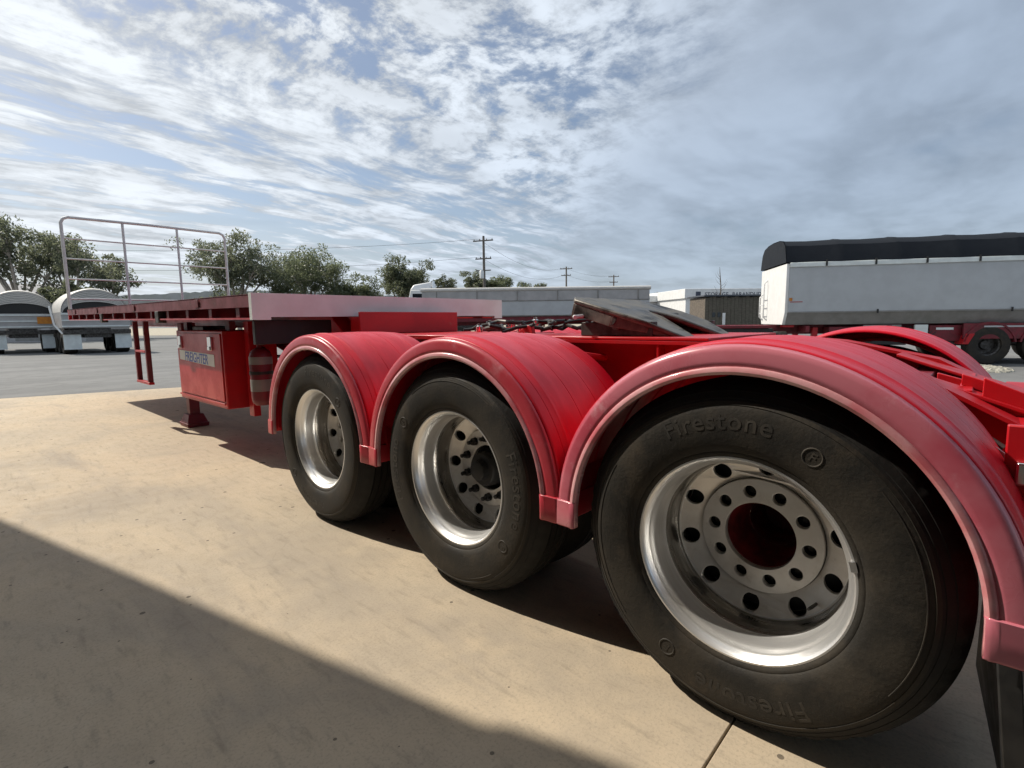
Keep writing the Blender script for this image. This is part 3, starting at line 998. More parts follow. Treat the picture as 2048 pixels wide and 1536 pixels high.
part(MB().hexa([(0.88, -0.66, 0.870), (1.0, -0.66, 0.870), (1.0, -0.05, 1.075), (0.88, -0.05, 1.075), (0.88, -0.66, 0.884), (1.0, -0.66, 0.884), (1.0, -0.05, 1.089), (0.88, -0.05, 1.089)]), 'skid_ramp', 'red', bevel=0.003)
part(MB().prism([(-0.531, 0.865), (-0.527, 0.79), (-0.536, 0.70), (-0.552, 0.66), (-0.575, 0.70), (-0.575, 0.83)], 0, 0.395, 0.405), 'flap_hanger', 'galv_dull', bevel=0.002)
lamp = part(MB().box(0.295, 0.314, -0.80, -0.575, 0.785, 0.845), 'tail_lamp', 'chrome', bevel=0.006)
part(MB().box(0.287, 0.2945, -0.78, -0.592, 0.797, 0.833), 'lens', 'lens_red', lamp, bevel=0.004)
part(MB().hexa([(0.0, -0.64, 0.12), (0.6, -0.575, 0.12), (0.6, -0.545, 0.12), (0.0, -0.603, 0.12), (0.0, -0.602, 0.50), (0.6, -0.572, 0.50), (0.6, -0.545, 0.50), (0.0, -0.560, 0.50)]), 'mudflap', 'black', bevel=0.003)
part(MB().hexa([(0.002, -0.690, 0.12), (0.03, -0.688, 0.12), (0.03, -0.642, 0.12), (0.002, -0.642, 0.12), (0.002, -0.660, 0.49), (0.03, -0.660, 0.49), (0.03, -0.604, 0.49), (0.002, -0.604, 0.49)]), 'flap_brush', 'flap')
part(MB().box(1.88, 2.48, -0.64, -0.61, 0.12, 0.50), 'mudflap', 'black', bevel=0.003)

# ---- fifth wheel, tipped back
fw_ = part(MB().box(0.86, 0.92, 0.72, 1.14, CT + 0.017, CT + 0.090).box(1.60, 1.66, 0.72, 1.14, CT + 0.017, CT + 0.090)
           .tube([(0.82, 0.93, CT + 0.105), (1.68, 0.93, CT + 0.105)], 0.035, 16), 'fifth_wheel', 'steel', bevel=0.004)


def tilt(mb, yc=0.90, zc=CT + 0.118, a=R(15.5)):
    out = []
    for (x, y, z) in mb.v:
        yy, zz = y, z - 0.40 * max(0.0, -0.04 - y) ** 2
        out.append((x * 0.93 + 1.22, yc + yy * math.cos(a) - zz * math.sin(a), zc + yy * math.sin(a) + zz * math.cos(a)))
    mb.v = out
    return mb


outline = [(-0.43, 0.27), (-0.36, 0.32), (0.36, 0.32), (0.43, 0.27), (0.44, 0.02), (0.40, -0.16), (0.31, -0.36), (0.25, -0.39), (0.20, -0.35), (0.085, -0.10), (0.05, 0.0), (0.0, 0.03), (-0.05, 0.0), (-0.085, -0.10), (-0.20, -0.35), (-0.25, -0.39), (-0.31, -0.36), (-0.40, -0.16), (-0.44, 0.02)]
part(tilt(MB().prism(outline, 2, 0.0, 0.026)), 'top_plate', 'grease', fw_, bevel=0.008)
sk = MB()
for s in (-1, 1):
    rib = [(s * 0.425, 0.26), (s * 0.432, 0.02), (s * 0.392, -0.16), (s * 0.300, -0.355)]
    for (xa, ya), (xb, yb) in zip(rib[:-1], rib[1:]):
        d1 = 0.060 if ya > -0.1 else 0.035
        d2 = 0.060 if yb > -0.1 else (0.035 if yb > -0.3 else 0.010)
        w_ = -s * 0.022
        sk.add([(xa, ya, -d1), (xa + w_, ya, -d1), (xb + w_, yb, -d2), (xb, yb, -d2), (xa, ya, -0.001), (xa + w_, ya, -0.001), (xb + w_, yb, -0.001), (xb, yb, -0.001)],
               [(0, 1, 2, 3), (4, 7, 6, 5), (0, 4, 5, 1), (1, 5, 6, 2), (2, 6, 7, 3), (3, 7, 4, 0)])
sk.box(-0.40, 0.40, 0.26, 0.29, -0.08, -0.001)
sk.box(-0.40, 0.40, -0.02, 0.02, -0.07, -0.001)
part(tilt(sk), 'plate_skirt', 'grease', fw_, bevel=0.003)
part(tilt(MB().tube([(-0.42, 0.20, -0.05), (-0.50, 0.20, -0.055), (-0.54, 0.17, -0.05)], 0.011, 8)), 'release_handle', 'galv', fw_)

# ---- air hoses and fittings heaped behind the neck
hr = random.Random(5)
for k in range(9):
    pts = []
    y0, y1 = 2.02 - 0.03 * k, 1.46 + 0.03 * hr.random()
    x0 = 0.80 + 0.09 * k
    for j in range(15):
        u = j / 14
        pts.append((x0 + 0.10 * math.sin(u * 7 + k) + 0.04 * hr.uniform(-1, 1), y0 + (y1 - y0) * u + 0.03 * hr.uniform(-1, 1), CT + 0.035 + 0.055 * abs(math.sin(u * (4 + k % 3) + k * 1.7)) + 0.012 * hr.random()))
    part(MB().tube(pts, 0.010 + 0.003 * (k % 2), 8), 'air_hose', ('black', 'steel', 'black')[k % 3])
for (x, y, z) in ((0.83, 1.90, 0.055), (0.92, 1.70, 0.075), (0.86, 1.58, 0.05), (1.05, 1.62, 0.09), (1.0, 1.8, 0.07)):
    part(MB().lathe_z([(0.020, -0.022), (0.022, -0.015), (0.022, 0.015), (0.012, 0.020), (0.012, 0.034)], 10, x, y, CT + z), 'air_coupling', 'chrome')


# ---- front deck
def zt(y):
    return 1.425 + 0.0088 * (y - 3.3)


def zb(y):
    return 1.244 + 0.0095 * (y - 3.3)


DY0, DY1 = 3.33, 10.86
for sx, xo in ((1, 0.0), (-1, 2.50)):
    def X(a):
        return xo + sx * a
    top = MB()
    n = 12
    for i in range(n):
        a = DY0 + (DY1 - DY0) * i / n
        b = DY0 + (DY1 - DY0) * (i + 1) / n
        for (xa, xb, l, h) in ((0.0, 0.012, -0.088, -0.004), (-0.006, 0.055, -0.092, -0.080), (0.0, 0.12, -0.010, 0.0)):
            top.hexa([(X(xa), a, zt(a) + l), (X(xb), a, zt(a) + l), (X(xb), b, zt(b) + l), (X(xa), b, zt(b) + l), (X(xa), a, zt(a) + h), (X(xb), a, zt(a) + h), (X(xb), b, zt(b) + h), (X(xa), b, zt(b) + h)])
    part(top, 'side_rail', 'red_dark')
    low = MB()
    for a, b in ((DY0, 5.3), (5.3, 7.3), (7.3, 8.6), (8.6, 9.8), (9.8, DY1)):
        za, zb_ = zb(a), zb(b)
        low.hexa([(X(0.0), a, za), (X(0.07), a, za), (X(0.07), b, zb_), (X(0.0), b, zb_), (X(0.0), a, za + 0.014), (X(0.07), a, za + 0.014), (X(0.07), b, zb_ + 0.014), (X(0.0), b, zb_ + 0.014)])
    part(low, 'lower_rail', 'red')
    web = MB()
    web.hexa([(X(0.20), DY0 + 0.02, zb(DY0) + 0.015), (X(0.212), DY0 + 0.02, zb(DY0) + 0.015), (X(0.212), DY1 - 0.02, zb(DY1) + 0.015), (X(0.20), DY1 - 0.02, zb(DY1) + 0.015),
              (X(0.20), DY0 + 0.02, zt(DY0) - 0.095), (X(0.212), DY0 + 0.02, zt(DY0) - 0.095), (X(0.212), DY1 - 0.02, zt(DY1) - 0.095), (X(0.20), DY1 - 0.02, zt(DY1) - 0.095)])
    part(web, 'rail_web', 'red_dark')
    for k in range(13):
        y = 3.62 + 0.58 * k
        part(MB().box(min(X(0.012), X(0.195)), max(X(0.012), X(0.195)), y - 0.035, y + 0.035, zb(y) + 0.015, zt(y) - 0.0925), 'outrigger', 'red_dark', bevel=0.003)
    for y in (4.45, 6.55, 8.55, 10.2):
        part(MB().box(min(X(-0.006), X(-0.012)), max(X(-0.006), X(-0.012)), y - 0.05, y + 0.05, zt(y) - 0.078, zt(y) - 0.012), 'tie_plate', 'red_dark', bevel=0.002)
    for y in (5.66, 8.30):
        part(MB().box(min(X(-0.010), X(0.06)), max(X(-0.010), X(0.06)), y - 0.06, y + 0.06, zb(y) - 0.03, zt(y) - 0.0925), 'twist_lock', 'steel', bevel=0.006)
# floor planks of the deck, laid lengthwise
for k in range(9):
    xa = 0.125 + k * 0.2505
    xb = xa + 0.244
    m_ = MB().hexa([(xa, DY0, zt(DY0) - 0.045), (xb, DY0, zt(DY0) - 0.045), (xb, DY1, zt(DY1) - 0.045), (xa, DY1, zt(DY1) - 0.045), (xa, DY0, zt(DY0) - 0.004), (xb, DY0, zt(DY0) - 0.004), (xb, DY1, zt(DY1) - 0.004), (xa, DY1, zt(DY1) - 0.004)])
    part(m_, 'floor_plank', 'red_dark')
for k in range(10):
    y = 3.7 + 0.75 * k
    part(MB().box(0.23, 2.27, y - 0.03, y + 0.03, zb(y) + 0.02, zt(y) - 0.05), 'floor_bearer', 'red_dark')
# front edge beam
part(MB().box(0.0, 2.50, DY1, DY1 + 0.05, zt(DY1) - 0.17, zt(DY1)), 'front_beam', 'red', bevel=0.005)
# the pale beam that closes the deck at the back
bm_ = [(-0.012, 1.243), (0.115, 1.243), (0.115, 1.263), (0.73, 1.265), (0.73, 1.266), (2.40, 1.268), (2.40, 1.243), (2.512, 1.243), (2.512, 1.431), (-0.012, 1.431)]
part(MB().prism(bm_, 1, 3.29, 3.326), 'rear_beam', 'white', bevel=0.003)
part(MB().box(-0.0165, -0.0125, 3.285, 3.33, 1.243, 1.433), 'beam_end_plate', 'white')
part(MB().box(0.74, 1.76, 3.15, 3.17, CT + 0.013, 1.300), 'neck_plate', 'red', bevel=0.004)
part(MB().box(0.74, 1.76, 3.171, 3.289, CT + 0.03, 1.262), 'neck_box', 'red', bevel=0.004)
part(MB().box(0.10, 0.718, 3.55, 3.60, 1.06, 1.243), 'under_deck_shade', 'black', bevel=0.004)  # added black plate standing in for the shade below the deck
part(MB().lathe_x([(0.0, 0.0), (0.0, 0.10), (0.02, 0.125), (0.80, 0.125), (0.82, 0.10), (0.82, 0.0)], 28, cx=0.86, cy=3.95, cz=0.93), 'air_tank', 'black')
part(MB().box(0.42, 0.70, 5.72, 6.36, 0.98, 1.20), 'battery_box', 'black', bevel=0.01)

# ---- headboard
HBY = 10.55
hb = part(MB().tube([(-0.01, HBY, 1.49), (-0.01, HBY, 2.86), (0.02, HBY, 2.925), (0.085, HBY, 2.955), (1.2, HBY, 2.965), (2.32, HBY, 2.955), (2.385, HBY, 2.925), (2.415, HBY, 2.86), (2.415, HBY, 1.49)], 0.024, 10), 'headboard', 'galv')
for x in (0.80, 1.61):
    part(MB().tube([(x, HBY, 1.49), (x, HBY, 2.945)], 0.020, 8), 'post', 'galv', hb)
for z in (1.66, 1.98, 2.30, 2.62):
    part(MB().tube([(0.01, HBY, z), (2.395, HBY, z)], 0.0125, 8), 'rail', 'galv', hb)

# ---- tool box under the deck
tb = part(MB().box(0.155, 0.62, 4.39, 5.68, 0.470, 1.160), 'toolbox', 'red', bevel=0.008)
part(MB().box(0.146, 0.1545, 4.43, 5.64, 0.535, 1.135), 'door', 'red', tb, bevel=0.004)
part(MB().box(0.138, 0.1455, 4.41, 5.66, 0.505, 0.522), 'drip_ledge', 'red', tb, bevel=0.002)
for y in (4.66, 5.52):
    part(MB().box(0.128, 0.1455, y - 0.045, y + 0.045, 0.985, 1.105).box(0.120, 0.1275, y - 0.03, y + 0.03, 0.985, 1.02), 'latch', 'chrome', tb, bevel=0.003)
dec = part(MB().prism([(4.60, 0.835), (5.58, 0.870), (5.58, 0.965), (4.60, 0.945)], 0, 0.1435, 0.1455), 'decal', 'white_clean', tb)
vs, fs = text_geo('FREIGHTER', 0.130, 0.0006, shear=0.15, offset=0.001)
mb = MB()
mb.add([(0.1425 - w, 5.09 - u, 0.858 + v + 0.02 * (-u)) for (u, v, w) in vs], fs)
part(mb, 'decal_lettering', 'blue_ink', tb)
for y in (4.40, 5.55):
    part(MB().box(0.22, 0.27, y, y + 0.10, 1.162, 1.243), 'toolbox_hanger', 'red_dark')
part(MB().box(0.30, 0.36, 4.20, 4.30, 0.41, 1.24), 'drop_strut', 'red', bevel=0.004)

# ---- landing legs
for x in (0.50, 2.0):
    lg = part(MB().box(x - 0.075, x + 0.075, 6.48, 6.63, 0.42, 1.24), 'landing_leg', 'red_dark', bevel=0.008)
    part(MB().box(x - 0.055, x + 0.055, 6.50, 6.61, 0.13, 0.4195), 'inner_leg', 'red_dark', lg, bevel=0.006)
    part(MB().hexa([(x - 0.11, 6.41, 0.002), (x + 0.11, 6.41, 0.002), (x + 0.11, 6.71, 0.002), (x - 0.11, 6.71, 0.002), (x - 0.12, 6.40, 0.05), (x + 0.12, 6.40, 0.05), (x + 0.12, 6.72, 0.05), (x - 0.12, 6.72, 0.05)])
         .hexa([(x - 0.11, 6.42, 0.051), (x + 0.11, 6.42, 0.051), (x + 0.11, 6.70, 0.051), (x - 0.11, 6.70, 0.051), (x - 0.08, 6.47, 0.15), (x + 0.08, 6.47, 0.15), (x + 0.08, 6.65, 0.15), (x - 0.08, 6.65, 0.15)]), 'foot', 'red_dark', lg, bevel=0.006)
part(MB().tube([(0.576, 6.55, 0.78), (1.924, 6.55, 0.78)], 0.022, 10), 'leg_shaft', 'steel')

# ---- hanging rope frame ahead of the tool box
fr = part(MB().box(0.09, 0.14, 6.63, 6.68, 0.561, 1.262), 'step_frame', 'red_dark', bevel=0.004)
part(MB().box(0.09, 0.14, 7.10, 7.15, 0.561, 1.266), 'upright', 'red_dark', fr, bevel=0.004)
part(MB().box(0.088, 0.142, 6.61, 7.17, 0.53, 0.56), 'step', 'red', fr, bevel=0.004)
part(MB().box(0.088, 0.142, 6.685, 7.095, 0.90, 0.925), 'step', 'red', fr, bevel=0.004)

# ---- extinguisher strapped behind the tool box
fe = thing('fire_extinguisher', 'red fire extinguisher with pale label bands strapped between toolbox and front mudguard', 'extinguisher', (0.225, 3.80, 0.56))
MB().lathe_z([(0.010, 0.0), (0.055, 0.006), (0.078, 0.030), (0.084, 0.060), (0.084, 0.400), (0.070, 0.440), (0.040, 0.462), (0.022, 0.470), (0.022, 0.490)], 28).build('cylinder', M['red_dark'], fe)  # darker red carries the shade beside the toolbox
MB().lathe_z([(0.080, 0.335), (0.0865, 0.336), (0.0865, 0.395), (0.080, 0.396)], 28).build('label_band', M['tub_low'], fe)  # both bands greyed down, shade put into their colour
MB().lathe_z([(0.080, 0.120), (0.0862, 0.121), (0.0862, 0.215), (0.080, 0.216)], 28).build('label_band', M['tub_low'], fe)
MB().lathe_z([(0.080, 0.255), (0.089, 0.256), (0.089, 0.280), (0.080, 0.281)], 28).build('strap', M['black'], fe)
MB().box(-0.015, 0.015, -0.09, 0.03, 0.490, 0.515).build('handle', M['black'], fe, bevel=0.004)
MB().tube([(0.0, 0.03, 0.48), (0.06, 0.06, 0.46), (0.095, 0.04, 0.38), (0.094, 0.03, 0.22)], 0.010, 8).build('hose', M['black'], fe)

# ------------------------------------------------------------------ background vehicles and structures
def spun(o, rz):
    o.rotation_euler = (0, 0, rz)
    return o


HEAD = math.atan2(0.6741, 0.7386)            # direction straight ahead of the viewer


def bearing(deg):
    """world angle of a direction, in degrees to the right of straight ahead"""
    return HEAD - R(deg)


def simple_wheel(parent, x, y, r_=0.5, w=0.26, side=-1, rim='silver'):
    """wheel with axle along local Y"""
    t_ = MB()
    prof = [(-w / 2, r_ * 0.56), (-w / 2 - 0.012, r_ * 0.72), (-w / 2, r_ * 0.94), (-w / 2 + 0.03, r_), (w / 2 - 0.03, r_), (w / 2, r_ * 0.94), (w / 2 + 0.012, r_ * 0.72), (w / 2, r_ * 0.56)]
    t_.lathe_x(prof, 36, closed=True)
    t_.v = [(-vy, vx, vz) for (vx, vy, vz) in t_.v]
    wl = t_.build('wheel', M['rubber'], parent, loc=(x, y, r_))
    d_ = MB().lathe_x([(0.0, 0.0), (0.0, r_ * 0.22), (0.05, r_ * 0.27), (0.05, r_ * 0.44), (-0.07, r_ * 0.50), (-0.09, r_ * 0.565), (-0.06, r_ * 0.57)], 28)
    d_.v = [(-vy, vx * (1 if side < 0 else -1), vz) for (vx, vy, vz) in d_.v]
    d_.build('rim', M[rim], wl)
    return wl


# ---- grain tipper at the right: local X runs along the body towards the right, local Y away from the viewer
ax_ang = bearing(101.5)
p0 = yard(7.52, 14.4)
gt = thing('grain_tipper_trailer', 'grey sided grain tipper trailer with dark tarp and white front wall on red chassis', 'trailer', (p0.x, p0.y, -0.06), ax_ang)
GL = 9.5
# tub: white front wall, grey side, tapered lower skirt
side = MB()
side.prism([(0.0, 1.40), (0.0, 2.62), (0.03, 2.62), (0.03, 1.40)], 0, 0.06, GL)
side.build('tub_side', M['tub'], gt)
MB().prism([(0.0, 1.395), (0.03, 1.395), (0.20, 1.07), (0.17, 1.07)], 0, 0.06, GL).build('tub_skirt', M['tub_low'], gt)
MB().prism([(2.50, 1.40), (2.50, 2.62), (2.47, 2.62), (2.47, 1.40)][::-1], 0, 0.06, GL).build('tub_side', M['tub'], gt)
MB().prism([(0.0, 1.40), (0.0, 2.72), (2.5, 2.72), (2.5, 1.40), (2.32, 1.07), (0.18, 1.07)][::-1], 0, -0.02, 0.058).build('front_wall', M['white_clean'], gt, bevel=0.01)
MB().prism([(0.18, 1.08), (2.32, 1.08), (2.32, 1.12), (0.18, 1.12)], 0, 0.06, GL).build('tub_floor', M['tub_low'], gt)
MB().box(0.06, GL, -0.035, 0.035, 2.622, 2.745).build('top_rail', M['white'], gt, bevel=0.012)
MB().box(0.06, GL, 2.465, 2.535, 2.622, 2.745).build('top_rail', M['white'], gt, bevel=0.012)
MB().box(0.06, GL, -0.022, -0.001, 1.385, 1.425).build('seam_strip', M['tub_low'], gt, bevel=0.004)
# tarp over hoops
ta = MB()
hoop = [(-0.03, 2.752), (0.03, 2.95), (0.13, 3.20), (0.32, 3.34), (0.70, 3.40), (1.25, 3.42), (1.80, 3.40), (2.18, 3.34), (2.37, 3.20), (2.47, 2.95), (2.53, 2.752)]
xs = []
nb = 7
for k in range(nb):
    a = 0.0 + k * 1.36
    xs += [(a, 0.020), (a + 0.10, 0.004), (a + 0.68, -0.012), (a + 1.26, 0.004)]
for i, (x, up) in enumerate(xs):
    for (yy, zz) in hoop:
        f_ = (zz - 2.75) / 0.67
        ta.v.append((x - 0.04, yy - (up * 0.8 if yy < 1 else -up * 0.8), zz + up * f_))
    if i:
        n = len(hoop)
        o = n * (i - 1)
        ta.f += [(o + k, o + n + k, o + n + k + 1, o + k + 1) for k in range(n - 1)]
ta.build('tarp', M['tarp'], gt, angle=28)
MB().prism(hoop, 0, -0.052, -0.042).build('tarp_end', M['tarp'], gt)
for k in range(7):
    x = 0.95 + 1.18 * k
    MB().box(x - 0.02, x + 0.02, -0.062, -0.036, 2.63, 2.80).build('tarp_strap', M['black'], gt)
for x in (2.25, 5.3, 8.2):
    MB().box(x - 0.02, x + 0.02, -0.045, -0.023, 1.36, 1.47).build('marker_lamp', M['black'], gt, bevel=0.004)
MB().box(5.98, 6.12, -0.012, -0.001, 1.70, 1.76).build('badge', M['white_clean'], gt)
MB().box(0.10, 0.42, -0.008, -0.001, 1.68, 1.70).build('warning_strip', M['lens_red'], gt)
MB().box(0.08, 0.16, -0.010, -0.001, 1.72, 1.80).build('warning_plate', M['amber'], gt)
MB().tube([(-0.03, 2.20, 1.2), (-0.12, 2.20, 1.3), (-0.12, 2.20, 1.9), (-0.03, 2.18, 2.0)], 0.02, 8).build('ladder_rail', M['galv'], gt)
MB().tube([(-0.03, 1.75, 1.2), (-0.12, 1.75, 1.3), (-0.12, 1.75, 2.3), (-0.03, 1.78, 2.4)], 0.02, 8).build('ladder_rail', M['galv'], gt)
for z in (1.4, 1.65, 1.9):
    MB().tube([(-0.12, 1.75, z), (-0.12, 2.20, z)], 0.014, 6).build('rung', M['galv'], gt)
# chassis
for yy in (0.72, 1.70):
    MB().box(-9.0, GL, yy, yy + 0.08, 0.80, 1.065).build('chassis_rail', M['red_dark'], gt, bevel=0.006)
for x in (-4.5, -3.2, -1.8, 0.6, 2.6, 4.5, 6.5, 8.5):
    MB().box(x - 0.05, x + 0.05, 0.05 if x > 0 else 0.5, 2.45 if x > 0 else 2.0, 0.86, 1.03).build('cross_member', M['red_dark'], gt, bevel=0.004)
MB().box(0.05, 0.32, 0.25, 0.62, 1.0, 1.064).build('hinge_block', M['red'], gt, bevel=0.01)
MB().box(-8.8, -0.3, 0.25, 0.70, 0.98, 1.06).build('running_board', M['red_dark'], gt, bevel=0.01)
MB().box(3.6, 4.35, 0.18, 0.50, 0.60, 1.02).build('valve_box', M['red_dark'], gt, bevel=0.01)
MB().box(3.75, 4.15, 0.168, 0.179, 0.90, 0.96).build('valve_plate', M['white'], gt)
MB().box(4.62, 6.1, 0.12, 0.20, 0.70, 1.05).build('side_board', M['red_dark'], gt, bevel=0.01)
MB().box(3.2, 3.5, 0.05, 0.12, 0.70, 1.04).build('light_bracket', M['white'], gt, bevel=0.006)
MB().box(2.0, 2.9, 0.10, 0.16, 0.965, 1.045).build('tool_tray', M['tub_low'], gt, bevel=0.004)
for x in (4.9, 6.15, 7.4):
    for yy in (0.16, 2.34):
        simple_wheel(gt, x, yy, 0.5, 0.28, -1 if yy < 1 else 1, 'steel')
    MB().tube([(x, 0.3, 0.5), (x, 2.2, 0.5)], 0.07, 10).build('axle', M['steel'], gt)
for x in (0.9,):
    for yy in (0.45, 2.05):
        lg = MB().box(x - 0.07, x + 0.07, yy - 0.07, yy + 0.07, 0.25, 0.99).build('landing_leg', M['red'], gt, bevel=0.008)
        MB().box(x - 0.15, x + 0.15, yy - 0.15, yy + 0.15, 0.06, 0.12).box(x - 0.05, x + 0.05, yy - 0.05, yy + 0.05, 0.12, 0.25).build('foot', M['red_dark'], lg, bevel=0.006)
for x in (-3.9, -2.7):
    for yy in (0.3, 2.2):
        simple_wheel(gt, x, yy, 0.5, 0.28, -1 if yy < 1 else 1, 'steel')
MB().hexa([(4.28, 0.0, 0.52), (4.42, 0.0, 0.52), (4.42, 0.35, 0.52), (4.28, 0.35, 0.52), (4.36, 0.0, 0.80), (4.56, 0.0, 0.80), (4.56, 0.35, 0.80), (4.36, 0.35, 0.80)]).build('guard_front', M['red'], gt, bevel=0.01)

for (x0, x1, z0, z1, mt) in ((1.2, 2.1, 0.55, 1.0, 'red_dark'), (2.25, 3.1, 0.50, 0.95, 'black')):
    MB().box(x0, x1, 0.22, 0.66, z0, z1).build('under_box', M[mt], gt, bevel=0.015)
MB().box(4.30, 9.40, 0.02, 0.09, 0.66, 1.062).build('side_skirt', M['red_dark'], gt, bevel=0.01)
MB().box(4.75, 5.95, 0.012, 0.019, 0.96, 1.0).build('reflector_strip', M['tub'], gt)
for x in (4.9, 6.15, 7.4):
    mg = MB()
    for k in range(13):
        a0 = R(8 + 164 * k / 12)
        for (yy, rr) in ((0.0, 0.555), (0.0, 0.60), (0.58, 0.60), (0.58, 0.555)):
            mg.v.append((x + rr * math.cos(a0), yy, 0.5 + rr * math.sin(a0)))
        if k:
            o = 4 * (k - 1)
            mg.f += [(o + j, o + 4 + j, o + 4 + (j + 1) % 4, o + (j + 1) % 4) for j in range(4)]
    mg.build('mudguard', M['red_dark'], gt)
MB().box(-8.9, -0.2, 0.32, 0.60, 0.60, 0.975).build('under_panel', M['black'], gt, bevel=0.01)
MB().box(8.12, 8.16, 0.02, 0.6, 0.15, 0.85).build('mudflap', M['black'], gt)
MB().lathe_x([(0.0, 0.0), (0.0, 0.14), (0.03, 0.17), (0.92, 0.17), (0.95, 0.14), (0.95, 0.0)], 24, cx=-0.75, cy=0.5, cz=0.72).build('air_tank', M['steel'], gt)
for k in range(3):
    MB().tube([(3.15 + 0.12 * k, 0.2, 1.0), (3.3 + 0.1 * k, 0.15, 0.72 - 0.05 * k), (3.62 + 0.1 * k, 0.2, 0.9)], 0.015, 6).build('air_hose', M['black'], gt)

# ---- pale stockpile seen between the two trailers
sp = MB()
n = 30
for i in range(n):
    for j in range(n):
        u, v = i / (n - 1) * 2 - 1, j / (n - 1) * 2 - 1
        h = max(0.0, 1 - (u * u + v * v)) ** 0.8
        sp.v.append((u * 0.8 + rng.uniform(-.03, .03), v * 0.7 + rng.uniform(-.03, .03), -0.06 + 0.10 * h + (rng.uniform(-0.02, 0.03) if h > 0 else -0.05)))
sp.f = [(i * n + j, (i + 1) * n + j, (i + 1) * n + j + 1, i * n + j + 1) for i in range(n - 1) for j in range(n - 1)]
pk = yard(10.9, 12.2)
o = sp.build('gravel_heap', M['stone'], angle=25, loc=(pk.x, pk.y, 0))
tag(o, 'low pale scatter of crushed stone in front of the grain tipper chassis', 'gravel heap')

# ---- long silver trailer behind the fifth wheel
p0 = yard(-3.75, 22.2)
st = thing('flat_top_tipper_trailer', 'long silver sided trailer with rolled pale tarp parked behind the fifth wheel', 'trailer', (p0.x, p0.y, -0.06), bearing(90))
SL = 9.6
MB().box(0.0, SL, 0.0, 0.04, 1.50, 2.09).build('lower_side', M['tub'], st, bevel=0.006)
MB().box(0.0, SL, 0.012, 0.05, 2.091, 2.52).build('upper_side', M['silver'], st, bevel=0.006)
MB().box(0.0, SL, -0.02, 0.011, 2.095, 2.135).build('belt_rail', M['tub_low'], st, bevel=0.006)
MB().box(0.0, SL, 2.42, 2.46, 1.50, 2.52).build('lower_side', M['tub'], st)
MB().box(0.0, 0.05, 0.051, 2.419, 1.50, 2.52).build('end_wall', M['silver'], st)
MB().box(SL - 0.05, SL, 0.051, 2.419, 1.50, 2.52).build('end_wall', M['silver'], st)
MB().box(0.0, SL, 0.05, 2.4, 1.46, 1.499).build('tub_floor', M['tub_low'], st)
tr = [(0.0 + 0.11 * math.cos(a) + 0.08, 2.60 + 0.085 * math.sin(a)) for a in [k * math.tau / 14 for k in range(14)]]
MB().prism(tr, 0, -0.05, SL + 0.05).build('rolled_tarp', M['tarp_pale'], st)
for k in range(8):
    MB().box(0.9 + 1.12 * k, 0.93 + 1.12 * k, -0.012, -0.0005, 1.51, 2.08).build('side_rib', M['tub'], st)
for k in range(6):
    MB().box(0.6 + 1.7 * k, 0.64 + 1.7 * k, -0.025, 0.011, 2.14, 2.52).build('tarp_strap', M['tub_low'], st)
for yy in (0.7, 1.68):
    MB().box(-1.2, SL + 1.5, yy, yy + 0.08, 1.10, 1.455).build('chassis_rail', M['red_dark'], st, bevel=0.006)
MB().box(-0.3, SL + 1.5, 0.10, 0.16, 1.26, 1.44).build('side_rail', M['red_dark'], st, bevel=0.006)
for x in (6.2, 7.45, 8.7, 0.6):
    for yy in (0.16, 2.30):
        simple_wheel(st, x, yy, 0.5, 0.28, -1 if yy < 1 else 1)
    MB().tube([(x, 0.3, 0.5), (x, 2.2, 0.5)], 0.08, 8).build('axle', M['steel'], st)
    MB().box(x - 0.10, x + 0.10, 0.78, 1.66, 0.55, 1.099).build('axle_hanger', M['red_dark'], st)

# ---- prime mover behind it, only its cab showing
p0 = yard(-5.72, 29.5)
pmv = thing('prime_mover', 'white roofed truck cab with maroon bonnet showing above the red deck', 'truck', (p0.x, p0.y, -0.06), bearing(90))
MB().prism([(0.0, 1.0), (1.25, 1.0), (1.25, 3.05), (0.10, 3.05), (0.0, 2.6)], 1, 0.0, 2.3).build('cab', M['white_clean'], pmv, bevel=0.04)
MB().hexa([(0.05, 0.1, 3.055), (1.30, 0.1, 3.055), (1.30, 2.2, 3.055), (0.05, 2.2, 3.055), (0.25, 0.25, 3.36), (1.25, 0.25, 3.52), (1.25, 2.05, 3.52), (0.25, 2.05, 3.36)]).build('roof_fairing', M['white_clean'], pmv, bevel=0.06)
MB().box(0.22, 0.95, -0.012, -0.001, 2.15, 2.85).build('side_window', M['glass'], pmv, bevel=0.02)
MB().prism([(-0.010, 1.9), (-0.010, 2.62), (0.085, 3.0), (0.095, 3.0), (0.002, 2.62), (0.002, 1.9)], 1, 0.2, 2.1).build('windscreen', M['glass'], pmv)
MB().prism([(-1.35, 1.0), (-0.012, 1.0), (-0.012, 2.15), (-1.25, 2.0), (-1.35, 1.8)], 1, 0.15, 2.15).build('bonnet', M['red_dark'], pmv, bevel=0.05)
MB().tube([(1.38, 0.15, 1.0), (1.38, 0.15, 3.55)], 0.07, 12).build('exhaust_stack', M['chrome'], pmv)
MB().box(1.3, 4.6, 0.8, 1.5, 0.75, 1.05).build('frame_rail', M['steel'], pmv)
for x in (-0.8, 2.8, 4.1):
    for yy in (0.15, 2.15):
        simple_wheel(pmv, x, yy, 0.5, 0.3, -1 if yy < 1 else 1)


